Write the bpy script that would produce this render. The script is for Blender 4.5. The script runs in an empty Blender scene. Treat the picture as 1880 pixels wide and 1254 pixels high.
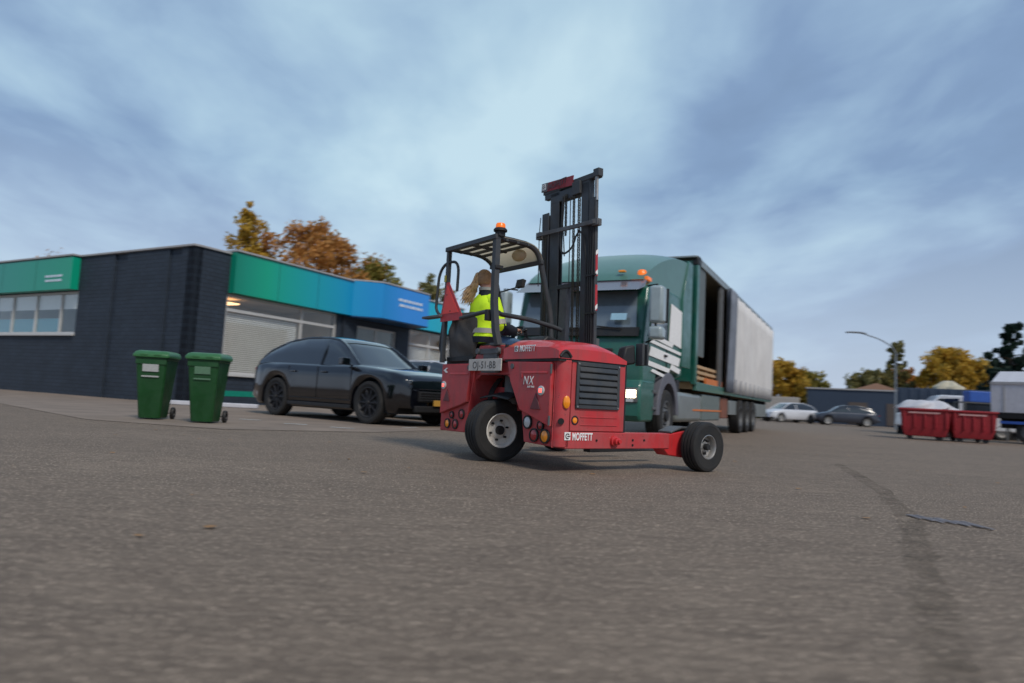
import bpy, bmesh, math, random
from mathutils import Vector, Matrix
from math import radians as rad, sin, cos, pi
random.seed(7)
sc = bpy.context.scene
COL = sc.collection

# ---------------------------------------------------------------- camera
cd = bpy.data.cameras.new("camera"); cam = bpy.data.objects.new("camera", cd); COL.objects.link(cam)
PITCH, ROLL, CH = .085, .053, .677
fw = Vector((0, cos(PITCH), sin(PITCH))); up0 = Vector((0, -sin(PITCH), cos(PITCH))); rt0 = Vector((1, 0, 0))
rt = rt0*cos(ROLL) + up0*sin(ROLL); up = up0*cos(ROLL) - rt0*sin(ROLL)
M = Matrix((rt, up, -fw)).transposed().to_4x4(); M.translation = (0, 0, CH)
cam.matrix_world = M
cd.sensor_width = 36; cd.lens = 36*1231.2/1880; cd.clip_start = .05; cd.clip_end = 3000
cd.dof.use_dof = True; cd.dof.focus_distance = 6.7; cd.dof.aperture_fstop = 1.35; cd.dof.aperture_ratio = .34
sc.camera = cam
# ---------------------------------------------------------------- world and sun
SUN_EL, SUN_AZ = rad(46), rad(152)      # azimuth from +Y towards +X
w = bpy.data.worlds.new("World"); sc.world = w; w.use_nodes = True
nt = w.node_tree; N = nt.nodes; Lk = nt.links
for n in list(N): N.remove(n)
out = N.new("ShaderNodeOutputWorld"); bg1 = N.new("ShaderNodeBackground"); bg2 = N.new("ShaderNodeBackground"); mx = N.new("ShaderNodeMixShader")
sky = N.new("ShaderNodeTexSky"); sky.sky_type = 'NISHITA'; sky.sun_disc = False
sky.sun_elevation = SUN_EL; sky.sun_rotation = SUN_AZ; sky.air_density = 1.3; sky.dust_density = 1.5
bg1.inputs[1].default_value = .10
tc = N.new("ShaderNodeTexCoord")
# project the view direction on a cloud deck (x/z, y/z) so that the clouds run back to the horizon
sep = N.new("ShaderNodeSeparateXYZ"); Lk.new(tc.outputs['Generated'], sep.inputs[0])
zz = N.new("ShaderNodeMath"); zz.operation = 'ADD'; zz.inputs[1].default_value = .16; Lk.new(sep.outputs[2], zz.inputs[0])
dx = N.new("ShaderNodeMath"); dx.operation = 'DIVIDE'; Lk.new(sep.outputs[0], dx.inputs[0]); Lk.new(zz.outputs[0], dx.inputs[1])
dy = N.new("ShaderNodeMath"); dy.operation = 'DIVIDE'; Lk.new(sep.outputs[1], dy.inputs[0]); Lk.new(zz.outputs[0], dy.inputs[1])
cmb = N.new("ShaderNodeCombineXYZ"); Lk.new(dx.outputs[0], cmb.inputs[0]); Lk.new(dy.outputs[0], cmb.inputs[1])
mp = N.new("ShaderNodeMapping"); mp.inputs['Scale'].default_value = (1.25, .80, 1); mp.inputs['Location'].default_value = (3.1, .4, 0); mp.inputs['Rotation'].default_value = (0, 0, rad(14))
Lk.new(cmb.outputs[0], mp.inputs[0])
def noise(nodes, scale, detail, rough, dist=0):
    n = nodes.new("ShaderNodeTexNoise"); n.inputs['Scale'].default_value = scale; n.inputs['Detail'].default_value = detail
    n.inputs['Roughness'].default_value = rough; n.inputs['Distortion'].default_value = dist; return n
n1 = noise(N, .85, 5, .5, .35); n2 = noise(N, 2.6, 6, .55, .3)
Lk.new(mp.outputs[0], n1.inputs[0]); Lk.new(mp.outputs[0], n2.inputs[0])
ad = N.new("ShaderNodeMath"); ad.operation = 'MULTIPLY_ADD'; ad.inputs[1].default_value = .38; Lk.new(n2.outputs[0], ad.inputs[0]); Lk.new(n1.outputs[0], ad.inputs[2])
# cloud layer: thin bright gap high in the middle, darker blue-grey away from it
nrm = N.new("ShaderNodeVectorMath"); nrm.operation = 'DOT_PRODUCT'; nrm.inputs[1].default_value = Vector((-.17, .85, .50)).normalized(); Lk.new(tc.outputs['Generated'], nrm.inputs[0])
mr = N.new("ShaderNodeMapRange"); mr.interpolation_type = 'SMOOTHSTEP'; mr.inputs[1].default_value = .62; mr.inputs[2].default_value = 1.0; mr.inputs[3].default_value = -.11; mr.inputs[4].default_value = .17
Lk.new(nrm.outputs['Value'], mr.inputs[0])
ad2 = N.new("ShaderNodeMath"); ad2.operation = 'ADD'; Lk.new(ad.outputs[0], ad2.inputs[0]); Lk.new(mr.outputs[0], ad2.inputs[1])
cr = N.new("ShaderNodeValToRGB"); Lk.new(ad2.outputs[0], cr.inputs[0])
e = cr.color_ramp.elements
e[0].position = .52; e[0].color = (.17, .255, .405, 1)
e[1].position = 1.0; e[1].color = (.52, .69, .78, 1)
for pos, c in ((.66, (.21, .315, .49, 1)), (.77, (.31, .45, .61, 1)), (.88, (.41, .575, .70, 1))):
    x = e.new(pos); x.color = c
# paler, lilac band towards the horizon
hz = N.new("ShaderNodeMapRange"); hz.inputs[1].default_value = 0; hz.inputs[2].default_value = .30; hz.inputs[3].default_value = .95; hz.inputs[4].default_value = 0
Lk.new(sep.outputs[2], hz.inputs[0])
mc = N.new("ShaderNodeMixRGB"); Lk.new(hz.outputs[0], mc.inputs[0]); Lk.new(cr.outputs[0], mc.inputs[1]); mc.inputs[2].default_value = (.47, .56, .71, 1)
Lk.new(mc.outputs[0], bg2.inputs[0]); bg2.inputs[1].default_value = .78
Lk.new(sky.outputs[0], bg1.inputs[0]); mx.inputs[0].default_value = .90
Lk.new(bg1.outputs[0], mx.inputs[1]); Lk.new(bg2.outputs[0], mx.inputs[2]); Lk.new(mx.outputs[0], out.inputs[0])
sl = bpy.data.lights.new("sun", 'SUN'); sl.energy = 1.5; sl.angle = rad(14); sl.color = (1, .93, .84)
so = bpy.data.objects.new("sun", sl); COL.objects.link(so)
sd = Vector((sin(SUN_AZ)*cos(SUN_EL), cos(SUN_AZ)*cos(SUN_EL), sin(SUN_EL)))
so.rotation_euler = sd.to_track_quat('Z', 'Y').to_euler()
sc.view_settings.view_transform = 'Standard'; sc.view_settings.look = 'None'; sc.view_settings.exposure = 0.52; sc.view_settings.gamma = 1
sc.view_settings.use_curve_mapping = False

# ---------------------------------------------------------------- materials
MATS = {}
def mat(name, col, rough=.6, metal=0, var=.12, vs=6, bump=0, bs=60, spec=.5, coat=0, dirt=None, dirt_amt=.3, dirt_s=3, emit=None, es=0, alpha=1, trans=0):
    if name in MATS: return MATS[name]
    m = bpy.data.materials.new(name); m.use_nodes = True; t = m.node_tree; b = t.nodes['Principled BSDF']
    b.inputs['Roughness'].default_value = rough; b.inputs['Metallic'].default_value = metal
    b.inputs['Specular IOR Level'].default_value = spec; b.inputs['Coat Weight'].default_value = coat; b.inputs['Coat Roughness'].default_value = .08
    b.inputs['Transmission Weight'].default_value = trans; b.inputs['Alpha'].default_value = alpha
    c = tuple(col)+(1,)
    tcn = t.nodes.new("ShaderNodeTexCoord"); nn = noise(t.nodes, vs, 6, .6); t.links.new(tcn.outputs['Object'], nn.inputs[0])
    mixn = t.nodes.new("ShaderNodeMixRGB"); mixn.blend_type = 'MULTIPLY'; mixn.inputs[0].default_value = 1
    rr = t.nodes.new("ShaderNodeMapRange"); rr.inputs[1].default_value = .25; rr.inputs[2].default_value = .75; rr.inputs[3].default_value = 1-var; rr.inputs[4].default_value = 1+var
    t.links.new(nn.outputs[0], rr.inputs[0]); mixn.inputs[1].default_value = c; t.links.new(rr.outputs[0], mixn.inputs[2])
    src = mixn.outputs[0]
    if dirt:
        dn = noise(t.nodes, dirt_s, 8, .7, .6); t.links.new(tcn.outputs['Object'], dn.inputs[0])
        dr = t.nodes.new("ShaderNodeMapRange"); dr.inputs[1].default_value = .42; dr.inputs[2].default_value = .68; dr.inputs[3].default_value = 0; dr.inputs[4].default_value = dirt_amt
        t.links.new(dn.outputs[0], dr.inputs[0])
        dm = t.nodes.new("ShaderNodeMixRGB"); t.links.new(dr.outputs[0], dm.inputs[0]); t.links.new(src, dm.inputs[1]); dm.inputs[2].default_value = tuple(dirt)+(1,)
        src = dm.outputs[0]
        ra = t.nodes.new("ShaderNodeMath"); ra.operation = 'ADD'; ra.inputs[1].default_value = rough; t.links.new(dr.outputs[0], ra.inputs[0]); t.links.new(ra.outputs[0], b.inputs['Roughness'])
    t.links.new(src, b.inputs['Base Color'])
    if bump:
        bn = noise(t.nodes, bs, 5, .6); t.links.new(tcn.outputs['Object'], bn.inputs[0])
        bp = t.nodes.new("ShaderNodeBump"); bp.inputs['Strength'].default_value = bump; bp.inputs['Distance'].default_value = .01
        t.links.new(bn.outputs[0], bp.inputs['Height']); t.links.new(bp.outputs[0], b.inputs['Normal'])
    if emit: b.inputs['Emission Color'].default_value = tuple(emit)+(1,); b.inputs['Emission Strength'].default_value = es
    MATS[name] = m; return m
RED = mat("red_paint", (.50, .032, .036), .42, var=.12, vs=5, dirt=(.38, .12, .12), dirt_amt=.6, dirt_s=2.2, bump=.06, bs=25, coat=.15)
RED2 = mat("red_paint_clean", (.60, .028, .032), .32, var=.1, vs=5, dirt=(.33, .10, .10), dirt_amt=.3, dirt_s=3, coat=.3)
def chips(m, col, scale=34, thr=.70):
    t = m.node_tree; b = t.nodes['Principled BSDF']; lnk = b.inputs['Base Color'].links[0]; src = lnk.from_socket
    tcn = t.nodes.new("ShaderNodeTexCoord"); nn = noise(t.nodes, scale, 3, .7, 1.2); t.links.new(tcn.outputs['Object'], nn.inputs[0])
    r = t.nodes.new("ShaderNodeMapRange"); r.inputs[1].default_value = thr; r.inputs[2].default_value = thr+.03; t.links.new(nn.outputs[0], r.inputs[0])
    mm = t.nodes.new("ShaderNodeMixRGB"); t.links.new(r.outputs[0], mm.inputs[0]); t.links.new(src, mm.inputs[1]); mm.inputs[2].default_value = tuple(col)+(1,); t.links.new(mm.outputs[0], b.inputs['Base Color'])
    # vertical rain streaks of road film
    mp_ = t.nodes.new("ShaderNodeMapping"); mp_.inputs['Scale'].default_value = (9, 9, .9); t.links.new(tcn.outputs['Object'], mp_.inputs[0]); n2_ = noise(t.nodes, 1.5, 5, .65); t.links.new(mp_.outputs[0], n2_.inputs[0])
    r2 = t.nodes.new("ShaderNodeMapRange"); r2.inputs[1].default_value = .50; r2.inputs[2].default_value = .72; r2.inputs[4].default_value = .40; t.links.new(n2_.outputs[0], r2.inputs[0])
    m3 = t.nodes.new("ShaderNodeMixRGB"); t.links.new(r2.outputs[0], m3.inputs[0]); t.links.new(mm.outputs[0], m3.inputs[1]); m3.inputs[2].default_value = (.17, .07, .06, 1); t.links.new(m3.outputs[0], b.inputs['Base Color'])
chips(RED, (.09, .03, .03), 30, .66); chips(RED2, (.12, .03, .03), 34, .70)
DGREY = mat("dark_grey_paint", (.040, .046, .052), .45, var=.2, vs=10, dirt=(.10, .09, .08), dirt_amt=.35)
MGREY = mat("mid_grey_metal", (.12, .125, .13), .5, .2, dirt=(.08, .07, .06), dirt_amt=.4)
BLACK = mat("black_plastic", (.012, .012, .013), .5, var=.2, dirt=(.05, .045, .04), dirt_amt=.3)
DARKVOID = mat("near_black", (.006, .006, .007), .8)  # plain near-black for voids, undersides, gaps and bolts
RUBBER = mat("tyre_rubber", (.014, .014, .014), .72, var=.25, vs=8, bump=.25, bs=90, dirt=(.06, .055, .05), dirt_amt=.55, dirt_s=4)
RIM = mat("rim_paint", (.74, .71, .65), .5, var=.1, dirt=(.34, .26, .2), dirt_amt=.4, dirt_s=6)
STEEL = mat("bare_steel", (.45, .44, .42), .35, .8, dirt=(.15, .12, .1), dirt_amt=.5)
CHAIN = mat("chain_steel", (.07, .06, .045), .45, .6)
CREAM = mat("cream_roof_panel", (.66, .57, .42), .6, var=.06, dirt=(.3, .26, .2), dirt_amt=.3)
_t = CREAM.node_tree; _b = _t.nodes['Principled BSDF']; _tr = _t.nodes.new('ShaderNodeBsdfTranslucent'); _tr.inputs[0].default_value = (.80, .70, .50, 1); _m = _t.nodes.new('ShaderNodeMixShader'); _m.inputs[0].default_value = .45
_t.links.new(_b.outputs[0], _m.inputs[1]); _t.links.new(_tr.outputs[0], _m.inputs[2]); _t.links.new(_m.outputs[0], _t.nodes['Material Output'].inputs[0])
CANVAS = mat("grey_canvas", (.085, .076, .070), .85, var=.2, vs=5, bump=.8, bs=14, dirt=(.10, .095, .09), dirt_amt=.6)
ORANGE = mat("orange_lens", (.9, .17, .01), .25, emit=(1, .22, .01), es=.25)
AMBER = mat("amber_lens", (.95, .30, .01), .22, coat=.5)
REDL = mat("red_lens", (.35, .015, .02), .2, coat=.6)
WHITEL = mat("clear_lens", (.55, .55, .54), .2, coat=.6)
LITRED = mat("lit_red_led", (.9, .1, .08), .3, emit=(1, .12, .08), es=1.6)
REFL = mat("dull_red_reflector", (.13, .02, .025), .35)
SMV = mat("warning_red", (.85, .06, .045), .5, emit=None, var=.05)
SMVB = mat("warning_border", (.48, .035, .04), .5)
WHITE = mat("white_lettering", (.85, .83, .80), .6, var=.12, vs=30)
PLATE = mat("number_plate_pale", (.62, .57, .51), .6, var=.06, dirt=(.3, .26, .22), dirt_amt=.4)
INK = mat("black_ink", (.035, .03, .03), .6)
YELLOW = mat("hi_vis_yellow", (.62, .88, .02), .75, var=.10, vs=8, bump=.9, bs=9, emit=(.5, .9, 0), es=.06)
NAVY = mat("navy_fabric", (.010, .012, .022), .85, bump=.6, bs=14)
BAND = mat("reflective_tape", (.38, .37, .34), .4)
SKIN = mat("skin", (.52, .27, .19), .55, var=.06)
HAIR = mat("blonde_hair", (.66, .42, .21), .5, var=.35, vs=25, bump=.6, bs=40)
HAIRD = mat("brown_hair", (.33, .18, .08), .5, var=.35, vs=25, bump=.5, bs=50)
JEANS = mat("blue_jeans", (.08, .17, .30), .8)
GREEN = mat("truck_green", (.012, .115, .082), .32, coat=.4, var=.1, dirt=(.07, .12, .10), dirt_amt=.3)
GREENL = mat("truck_green_light", (.07, .175, .14), .35, coat=.3, var=.1)
GLASS = mat("dark_glass", (.012, .015, .018), .05, spec=.8, coat=.8)
CURT = mat("grey_curtain", (.72, .69, .65), .6, var=.1, vs=1.2, bump=.5, bs=1.5, dirt=(.48, .46, .45), dirt_amt=.5, dirt_s=.8)
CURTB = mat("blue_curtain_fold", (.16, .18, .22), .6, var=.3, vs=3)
WOOD = mat("fresh_timber", (.46, .30, .16), .7, var=.25, vs=10)
OWOOD = mat("orange_board", (.60, .17, .04), .6)
ALU = mat("aluminium_side", (.30, .33, .32), .4, .5, var=.15, vs=4)
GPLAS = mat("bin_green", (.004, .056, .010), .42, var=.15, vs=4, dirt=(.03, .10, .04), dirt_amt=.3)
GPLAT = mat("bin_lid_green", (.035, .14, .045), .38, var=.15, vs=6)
LABEL = mat("white_sticker", (.42, .43, .42), .6, var=.15, vs=40)
LABEL2 = mat("faded_sticker", (.10, .20, .12), .6, var=.15, vs=40)
CARB = mat("black_car_paint", (.003, .003, .005), .10, coat=.8, var=.1, spec=.5)
CARS = mat("silver_car_paint", (.60, .61, .64), .3, 0, coat=.6)
CARG = mat("dark_car_paint", (.03, .035, .05), .25, coat=.8)
CARW = mat("white_van_paint", (.62, .63, .66), .35, coat=.4)
YPLATE = mat("yellow_number_plate", (.50, .27, .05), .5)
WPVC = mat("white_window_frame", (.52, .51, .49), .45, var=.06)
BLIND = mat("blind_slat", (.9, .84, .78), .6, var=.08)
ROOM = mat("room_wall", (.55, .50, .42), .9, var=.2, vs=1)
NAVYP = mat("navy_pilaster", (.012, .018, .028), .7)
CAP = mat("roof_trim", (.36, .35, .345), .5, var=.1)
SOFFIT = mat("blue_soffit", (.004, .055, .16), .4)
SIGNW = mat("sign_white", (.62, .70, .78), .5)
LAMP = mat("ceiling_light", (1, .6, .3), .5, emit=(1, .55, .25), es=2.2)
HEAD = mat("lit_headlight", (1, .9, .75), .3, emit=(1, .80, .52), es=7)
REDSK = mat("red_skip_paint", (.30, .012, .02), .5, var=.2, vs=1.5, dirt=(.16, .02, .02), dirt_amt=.5)
TARP = mat("white_tarp", (.52, .52, .55), .6, bump=.6, bs=2)
FARN = mat("navy_cladding", (.028, .045, .075), .6, var=.1, vs=.4)
BEIGE = mat("beige_container", (.36, .33, .30), .7, var=.1)
BROWNP = mat("brown_pavers", (.20, .15, .12), .9)
YSIGN = mat("yellow_sign", (.42, .34, .02), .5)
BLUE = mat("blue_plastic", (.03, .10, .40), .5)
TERRA = mat("terracotta_roof", (.30, .17, .11), .8)
GALV = mat("galvanised_pole", (.25, .28, .31), .5, .4)
BARK = mat("bark", (.07, .05, .035), .9, bump=.5, bs=10)

def brick_mat(name, c1, c2, mortar, bw=.22, rh=.065, rough=.7, bump=.6):
    m = bpy.data.materials.new(name); m.use_nodes = True; t = m.node_tree; b = t.nodes['Principled BSDF']; b.inputs['Roughness'].default_value = rough
    tcn = t.nodes.new("ShaderNodeTexCoord"); sp = t.nodes.new("ShaderNodeSeparateXYZ"); t.links.new(tcn.outputs['Object'], sp.inputs[0])
    cb = t.nodes.new("ShaderNodeCombineXYZ"); t.links.new(sp.outputs[0], cb.inputs[0]); t.links.new(sp.outputs[2], cb.inputs[1])
    br = t.nodes.new("ShaderNodeTexBrick"); t.links.new(cb.outputs[0], br.inputs[0]); br.inputs['Scale'].default_value = 1
    br.inputs['Brick Width'].default_value = bw; br.inputs['Row Height'].default_value = rh; br.inputs['Mortar Size'].default_value = .008; br.inputs['Mortar Smooth'].default_value = .3
    br.inputs['Color1'].default_value = c1+(1,); br.inputs['Color2'].default_value = c2+(1,); br.inputs['Mortar'].default_value = mortar+(1,)
    nn = noise(t.nodes, 1.2, 6, .6); t.links.new(tcn.outputs['Object'], nn.inputs[0])
    rr = t.nodes.new("ShaderNodeMapRange"); rr.inputs[1].default_value = .3; rr.inputs[2].default_value = .7; rr.inputs[3].default_value = .8; rr.inputs[4].default_value = 1.2; t.links.new(nn.outputs[0], rr.inputs[0])
    mm = t.nodes.new("ShaderNodeMixRGB"); mm.blend_type = 'MULTIPLY'; mm.inputs[0].default_value = 1; t.links.new(br.outputs[0], mm.inputs[1]); t.links.new(rr.outputs[0], mm.inputs[2])
    t.links.new(mm.outputs[0], b.inputs['Base Color'])
    bp = t.nodes.new("ShaderNodeBump"); bp.invert = True; bp.inputs['Strength'].default_value = bump; bp.inputs['Distance'].default_value = .012; t.links.new(br.outputs['Fac'], bp.inputs['Height']); t.links.new(bp.outputs[0], b.inputs['Normal'])
    return m
BRICK = brick_mat("navy_painted_brick", (.024, .036, .054), (.019, .029, .044), (.008, .012, .019), rh=.13, bw=.3)

def ramp_mat(name, stops, x0, x1, rough=.35):
    m = bpy.data.materials.new(name); m.use_nodes = True; t = m.node_tree; b = t.nodes['Principled BSDF']; b.inputs['Roughness'].default_value = rough
    tcn = t.nodes.new("ShaderNodeTexCoord"); sp = t.nodes.new("ShaderNodeSeparateXYZ"); t.links.new(tcn.outputs['Object'], sp.inputs[0])
    r = t.nodes.new("ShaderNodeMapRange"); r.inputs[1].default_value = x0; r.inputs[2].default_value = x1; t.links.new(sp.outputs[0], r.inputs[0])
    c = t.nodes.new("ShaderNodeValToRGB"); t.links.new(r.outputs[0], c.inputs[0]); el = c.color_ramp.elements
    el[0].position = stops[0][0]; el[0].color = stops[0][1]+(1,); el[1].position = stops[-1][0]; el[1].color = stops[-1][1]+(1,)
    for p, k in stops[1:-1]: q = el.new(p); q.color = k+(1,)
    t.links.new(c.outputs[0], b.inputs['Base Color']); return m

def ground_mat(name, base, light, dark, grain=1.0, warm=(.2, .14, .1)):
    m = bpy.data.materials.new(name); m.use_nodes = True; t = m.node_tree; b = t.nodes['Principled BSDF']; b.inputs['Roughness'].default_value = .85; b.inputs['Specular IOR Level'].default_value = .35
    tcn = t.nodes.new("ShaderNodeTexCoord")
    def lay(src, scale, lo, hi, fac_lo, fac_hi, col, detail=8, rough=.65, sc3=None, blend='MIX'):
        nn = noise(t.nodes, scale, detail, rough, .3)
        if sc3:
            q = t.nodes.new("ShaderNodeMapping"); q.inputs['Scale'].default_value = sc3; q.inputs['Rotation'].default_value = (0, 0, rad(-8)); t.links.new(tcn.outputs['Object'], q.inputs[0]); t.links.new(q.outputs[0], nn.inputs[0])
        else: t.links.new(tcn.outputs['Object'], nn.inputs[0])
        r = t.nodes.new("ShaderNodeMapRange"); r.inputs[1].default_value = lo; r.inputs[2].default_value = hi; r.inputs[3].default_value = fac_lo; r.inputs[4].default_value = fac_hi; t.links.new(nn.outputs[0], r.inputs[0])
        mm = t.nodes.new("ShaderNodeMixRGB"); mm.blend_type = blend; t.links.new(r.outputs[0], mm.inputs[0]); t.links.new(src, mm.inputs[1]); mm.inputs[2].default_value = col+(1,)
        return mm.outputs[0]
    rgb = t.nodes.new("ShaderNodeRGB"); rgb.outputs[0].default_value = base+(1,)
    s = rgb.outputs[0]
    s = lay(s, .22, .4, .65, 0, .55, light)                         # broad worn areas
    s = lay(s, 1.0, .35, .65, 0, .55, dark, sc3=(.35, 1.0, 1))      # tracks along the driving direction
    s = lay(s, 3.2, .46, .68, 0, .55, dark, 6, .7, sc3=(.14, 1.3, 1))   # tyre streaks
    s = lay(s, 6.5, .50, .70, 0, .45, light, 5, .7, sc3=(.12, 1.2, 1))
    s = lay(s, 3.5, .52, .72, 0, .45, warm)                         # brown mossy blotches
    s = lay(s, 9, .40, .66, 0, .55, dark, 6, .7, sc3=(.35, 1, 1))
    s = lay(s, 26, .44, .62, 0, .60, dark, 4, .7, sc3=(.16, 1, 1))       # fine ruts left by tyres and brooms
    s = lay(s, 30, .52, .66, 0, .60, light, 4, .7, sc3=(.14, 1, 1))
    s = lay(s, 60, .40, .62, 0, .85, dark, 4, .75)                   # grit
    s = lay(s, 60, .57, .68, 0, .9, tuple(min(1, c*2.0) for c in light), 2, .6)   # pale stones
    t.links.new(s, b.inputs['Base Color'])
    bn = noise(t.nodes, 130, 3, .6); t.links.new(tcn.outputs['Object'], bn.inputs[0])
    bp = t.nodes.new("ShaderNodeBump"); bp.inputs['Strength'].default_value = .5; bp.inputs['Distance'].default_value = .006; t.links.new(bn.outputs[0], bp.inputs['Height']); t.links.new(bp.outputs[0], b.inputs['Normal'])
    return m
ASPH = ground_mat("worn_asphalt", (.255, .194, .140), (.345, .270, .198), (.100, .075, .055))
PAVE = brick_mat("parking_pavers", (.45, .35, .26), (.38, .29, .215), (.22, .17, .13), .21, .105, .9, .4)

# ---------------------------------------------------------------- mesh helpers
class MB:
    def __init__(s): s.v = []; s.f = []; s.m = []; s.pr = []
    def add(s, vs, fs, mi=0):
        o = len(s.v); fo = len(s.f); s.v += [tuple(p) for p in vs]; s.f += [tuple(i+o for i in f) for f in fs]; s.m += [mi]*len(fs); s.pr.append((o, len(s.v), fo, len(s.f))); return s
    def box(s, x0, x1, y0, y1, z0, z1, mi=0):
        return s.add([(x0,y0,z0),(x1,y0,z0),(x1,y1,z0),(x0,y1,z0),(x0,y0,z1),(x1,y0,z1),(x1,y1,z1),(x0,y1,z1)],
            [(0,3,2,1),(4,5,6,7),(0,1,5,4),(1,2,6,5),(2,3,7,6),(3,0,4,7)], mi)
    def obox(s, c, size, rot=None, mi=0):
        h = [k/2 for k in size]; R = rot.to_matrix() if rot else Matrix.Identity(3)
        vs = [Vector(c)+R@Vector((a*h[0], b*h[1], d*h[2])) for a, b, d in ((-1,-1,-1),(1,-1,-1),(1,1,-1),(-1,1,-1),(-1,-1,1),(1,-1,1),(1,1,1),(-1,1,1))]
        return s.add(vs, [(0,3,2,1),(4,5,6,7),(0,1,5,4),(1,2,6,5),(2,3,7,6),(3,0,4,7)], mi)
    def prism(s, pts, ext, mi=0):
        n = len(pts); a = [Vector(p) for p in pts]; b = [p+Vector(ext) for p in a]
        return s.add(a+b, [tuple(range(n))[::-1], tuple(range(n, 2*n))]+[(i, (i+1)%n, n+(i+1)%n, n+i) for i in range(n)], mi)
    def tube(s, pts, r, n=10, mi=0, flat=None, closed=False):
        P = [Vector(p) for p in pts]; rs = r if isinstance(r, (list, tuple)) else [r]*len(P)
        vs = []; prev = None
        for i, p in enumerate(P):
            if closed: t = (P[(i+1)%len(P)]-P[i-1]).normalized()
            else: t = (P[min(i+1, len(P)-1)]-P[max(i-1, 0)]).normalized()
            if prev is None:
                a = Vector((0,0,1)) if abs(t.z) < .9 else Vector((1,0,0)); u = t.cross(a).normalized()
            else: u = (prev-t*prev.dot(t)).normalized()
            prev = u; w_ = t.cross(u)
            for k in range(n):
                th = 2*pi*k/n + (pi/4 if n == 4 else 0); q = u*cos(th)+w_*sin(th)*(flat or 1); vs.append(p+q*rs[i])
        fs = []
        m = len(P)
        for i in range(m if closed else m-1):
            j = (i+1) % m
            for k in range(n): fs.append((i*n+k, i*n+(k+1)%n, j*n+(k+1)%n, j*n+k))
        if not closed: fs += [tuple(range(n))[::-1], tuple((m-1)*n+k for k in range(n))]
        return s.add(vs, fs, mi)
    def lathe(s, prof, c, axis, n=32, mi=0, cap=True):
        ax = Vector(axis).normalized(); a = Vector((0,0,1)) if abs(ax.z) < .9 else Vector((1,0,0)); u = ax.cross(a).normalized(); w_ = ax.cross(u)
        vs = []; c = Vector(c)
        for r, h in prof:
            for k in range(n): th = 2*pi*k/n; vs.append(c+ax*h+(u*cos(th)+w_*sin(th))*max(r, 1e-4))
        fs = [(i*n+k, i*n+(k+1)%n, (i+1)*n+(k+1)%n, (i+1)*n+k) for i in range(len(prof)-1) for k in range(n)]
        if cap: fs += [tuple(range(n))[::-1], tuple((len(prof)-1)*n+k for k in range(n))]
        return s.add(vs, fs, mi)
    def cyl(s, c, axis, r, h, n=24, mi=0): return s.lathe([(r, 0), (r, h)], c, axis, n, mi)
    def ball(s, c, r, n=16, mi=0):
        r = r if isinstance(r, (list, tuple)) else (r, r, r); vs = []; m = n//2
        for i in range(m+1):
            ph = pi*i/m
            for k in range(n): th = 2*pi*k/n; vs.append((c[0]+r[0]*sin(ph)*cos(th), c[1]+r[1]*sin(ph)*sin(th), c[2]+r[2]*cos(ph)))
        return s.add(vs, [(i*n+k, (i+1)*n+k, (i+1)*n+(k+1)%n, i*n+(k+1)%n) for i in range(m) for k in range(n)], mi)
    def grid(s, fn, nu, nv, mi=0):
        vs = [fn(i/nu, j/nv) for i in range(nu+1) for j in range(nv+1)]
        return s.add(vs, [(i*(nv+1)+j, (i+1)*(nv+1)+j, (i+1)*(nv+1)+j+1, i*(nv+1)+j+1) for i in range(nu) for j in range(nv)], mi)
    def loft(s, rings, mi=0, cap=True):
        n = len(rings[0]); vs = [p for r in rings for p in r]
        fs = [(i*n+k, i*n+(k+1)%n, (i+1)*n+(k+1)%n, (i+1)*n+k) for i in range(len(rings)-1) for k in range(n)]
        if cap: fs += [tuple(range(n))[::-1], tuple((len(rings)-1)*n+k for k in range(n))]
        return s.add(vs, fs, mi)
    def build(s, name, mats, parent=None, bevel=0, smooth=35, merge=True):
        me = bpy.data.meshes.new(name); me.from_pydata([tuple(v) for v in s.v], [], s.f)
        for m in (mats if isinstance(mats, (list, tuple)) else [mats]): me.materials.append(m)
        for p, k in zip(me.polygons, s.m): p.material_index = k
        bm = bmesh.new(); bm.from_mesh(me)
        if merge: bmesh.ops.remove_doubles(bm, verts=bm.verts, dist=1e-5)
        bmesh.ops.recalc_face_normals(bm, faces=bm.faces); bm.to_mesh(me); bm.free()
        if smooth: me.shade_smooth(); me.set_sharp_from_angle(angle=rad(smooth))
        o = bpy.data.objects.new(name, me); COL.objects.link(o)
        if parent: o.parent = parent
        if bevel:
            b = o.modifiers.new("bevel", 'BEVEL'); b.width = bevel; b.segments = 2; b.limit_method = 'ANGLE'; b.angle_limit = rad(40)
        return o
def each(mb, name, mats, parent=None, bevel=0, smooth=35):
    """one object per primitive that was added to mb"""
    out_ = []; k = 0
    for i, (v0, v1, f0, f1) in enumerate(mb.pr):
        q = MB(); q.v = mb.v[v0:v1]; q.f = [tuple(a-v0 for a in f) for f in mb.f[f0:f1]]; q.m = mb.m[f0:f1]
        out_.append(q.build(name, mats, parent, bevel, smooth))
    return out_
def tag(o, label=None, cat=None, group=None, kind=None):
    if label: o['label'] = label
    if cat: o['category'] = cat
    if group: o['group'] = group
    if kind: o['kind'] = kind
    return o
def thing(name, label, cat, loc=(0, 0, 0), rz=0, group=None):
    o = bpy.data.objects.new(name, None); COL.objects.link(o); o.location = loc; o.rotation_euler = (0, 0, rz); o.empty_display_size = .2
    return tag(o, label, cat, group)
def copy_tree(o, parent=None):
    c = o.copy(); COL.objects.link(c)
    if parent: c.parent = parent
    for ch in list(o.children): copy_tree(ch, c)
    return c
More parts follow.
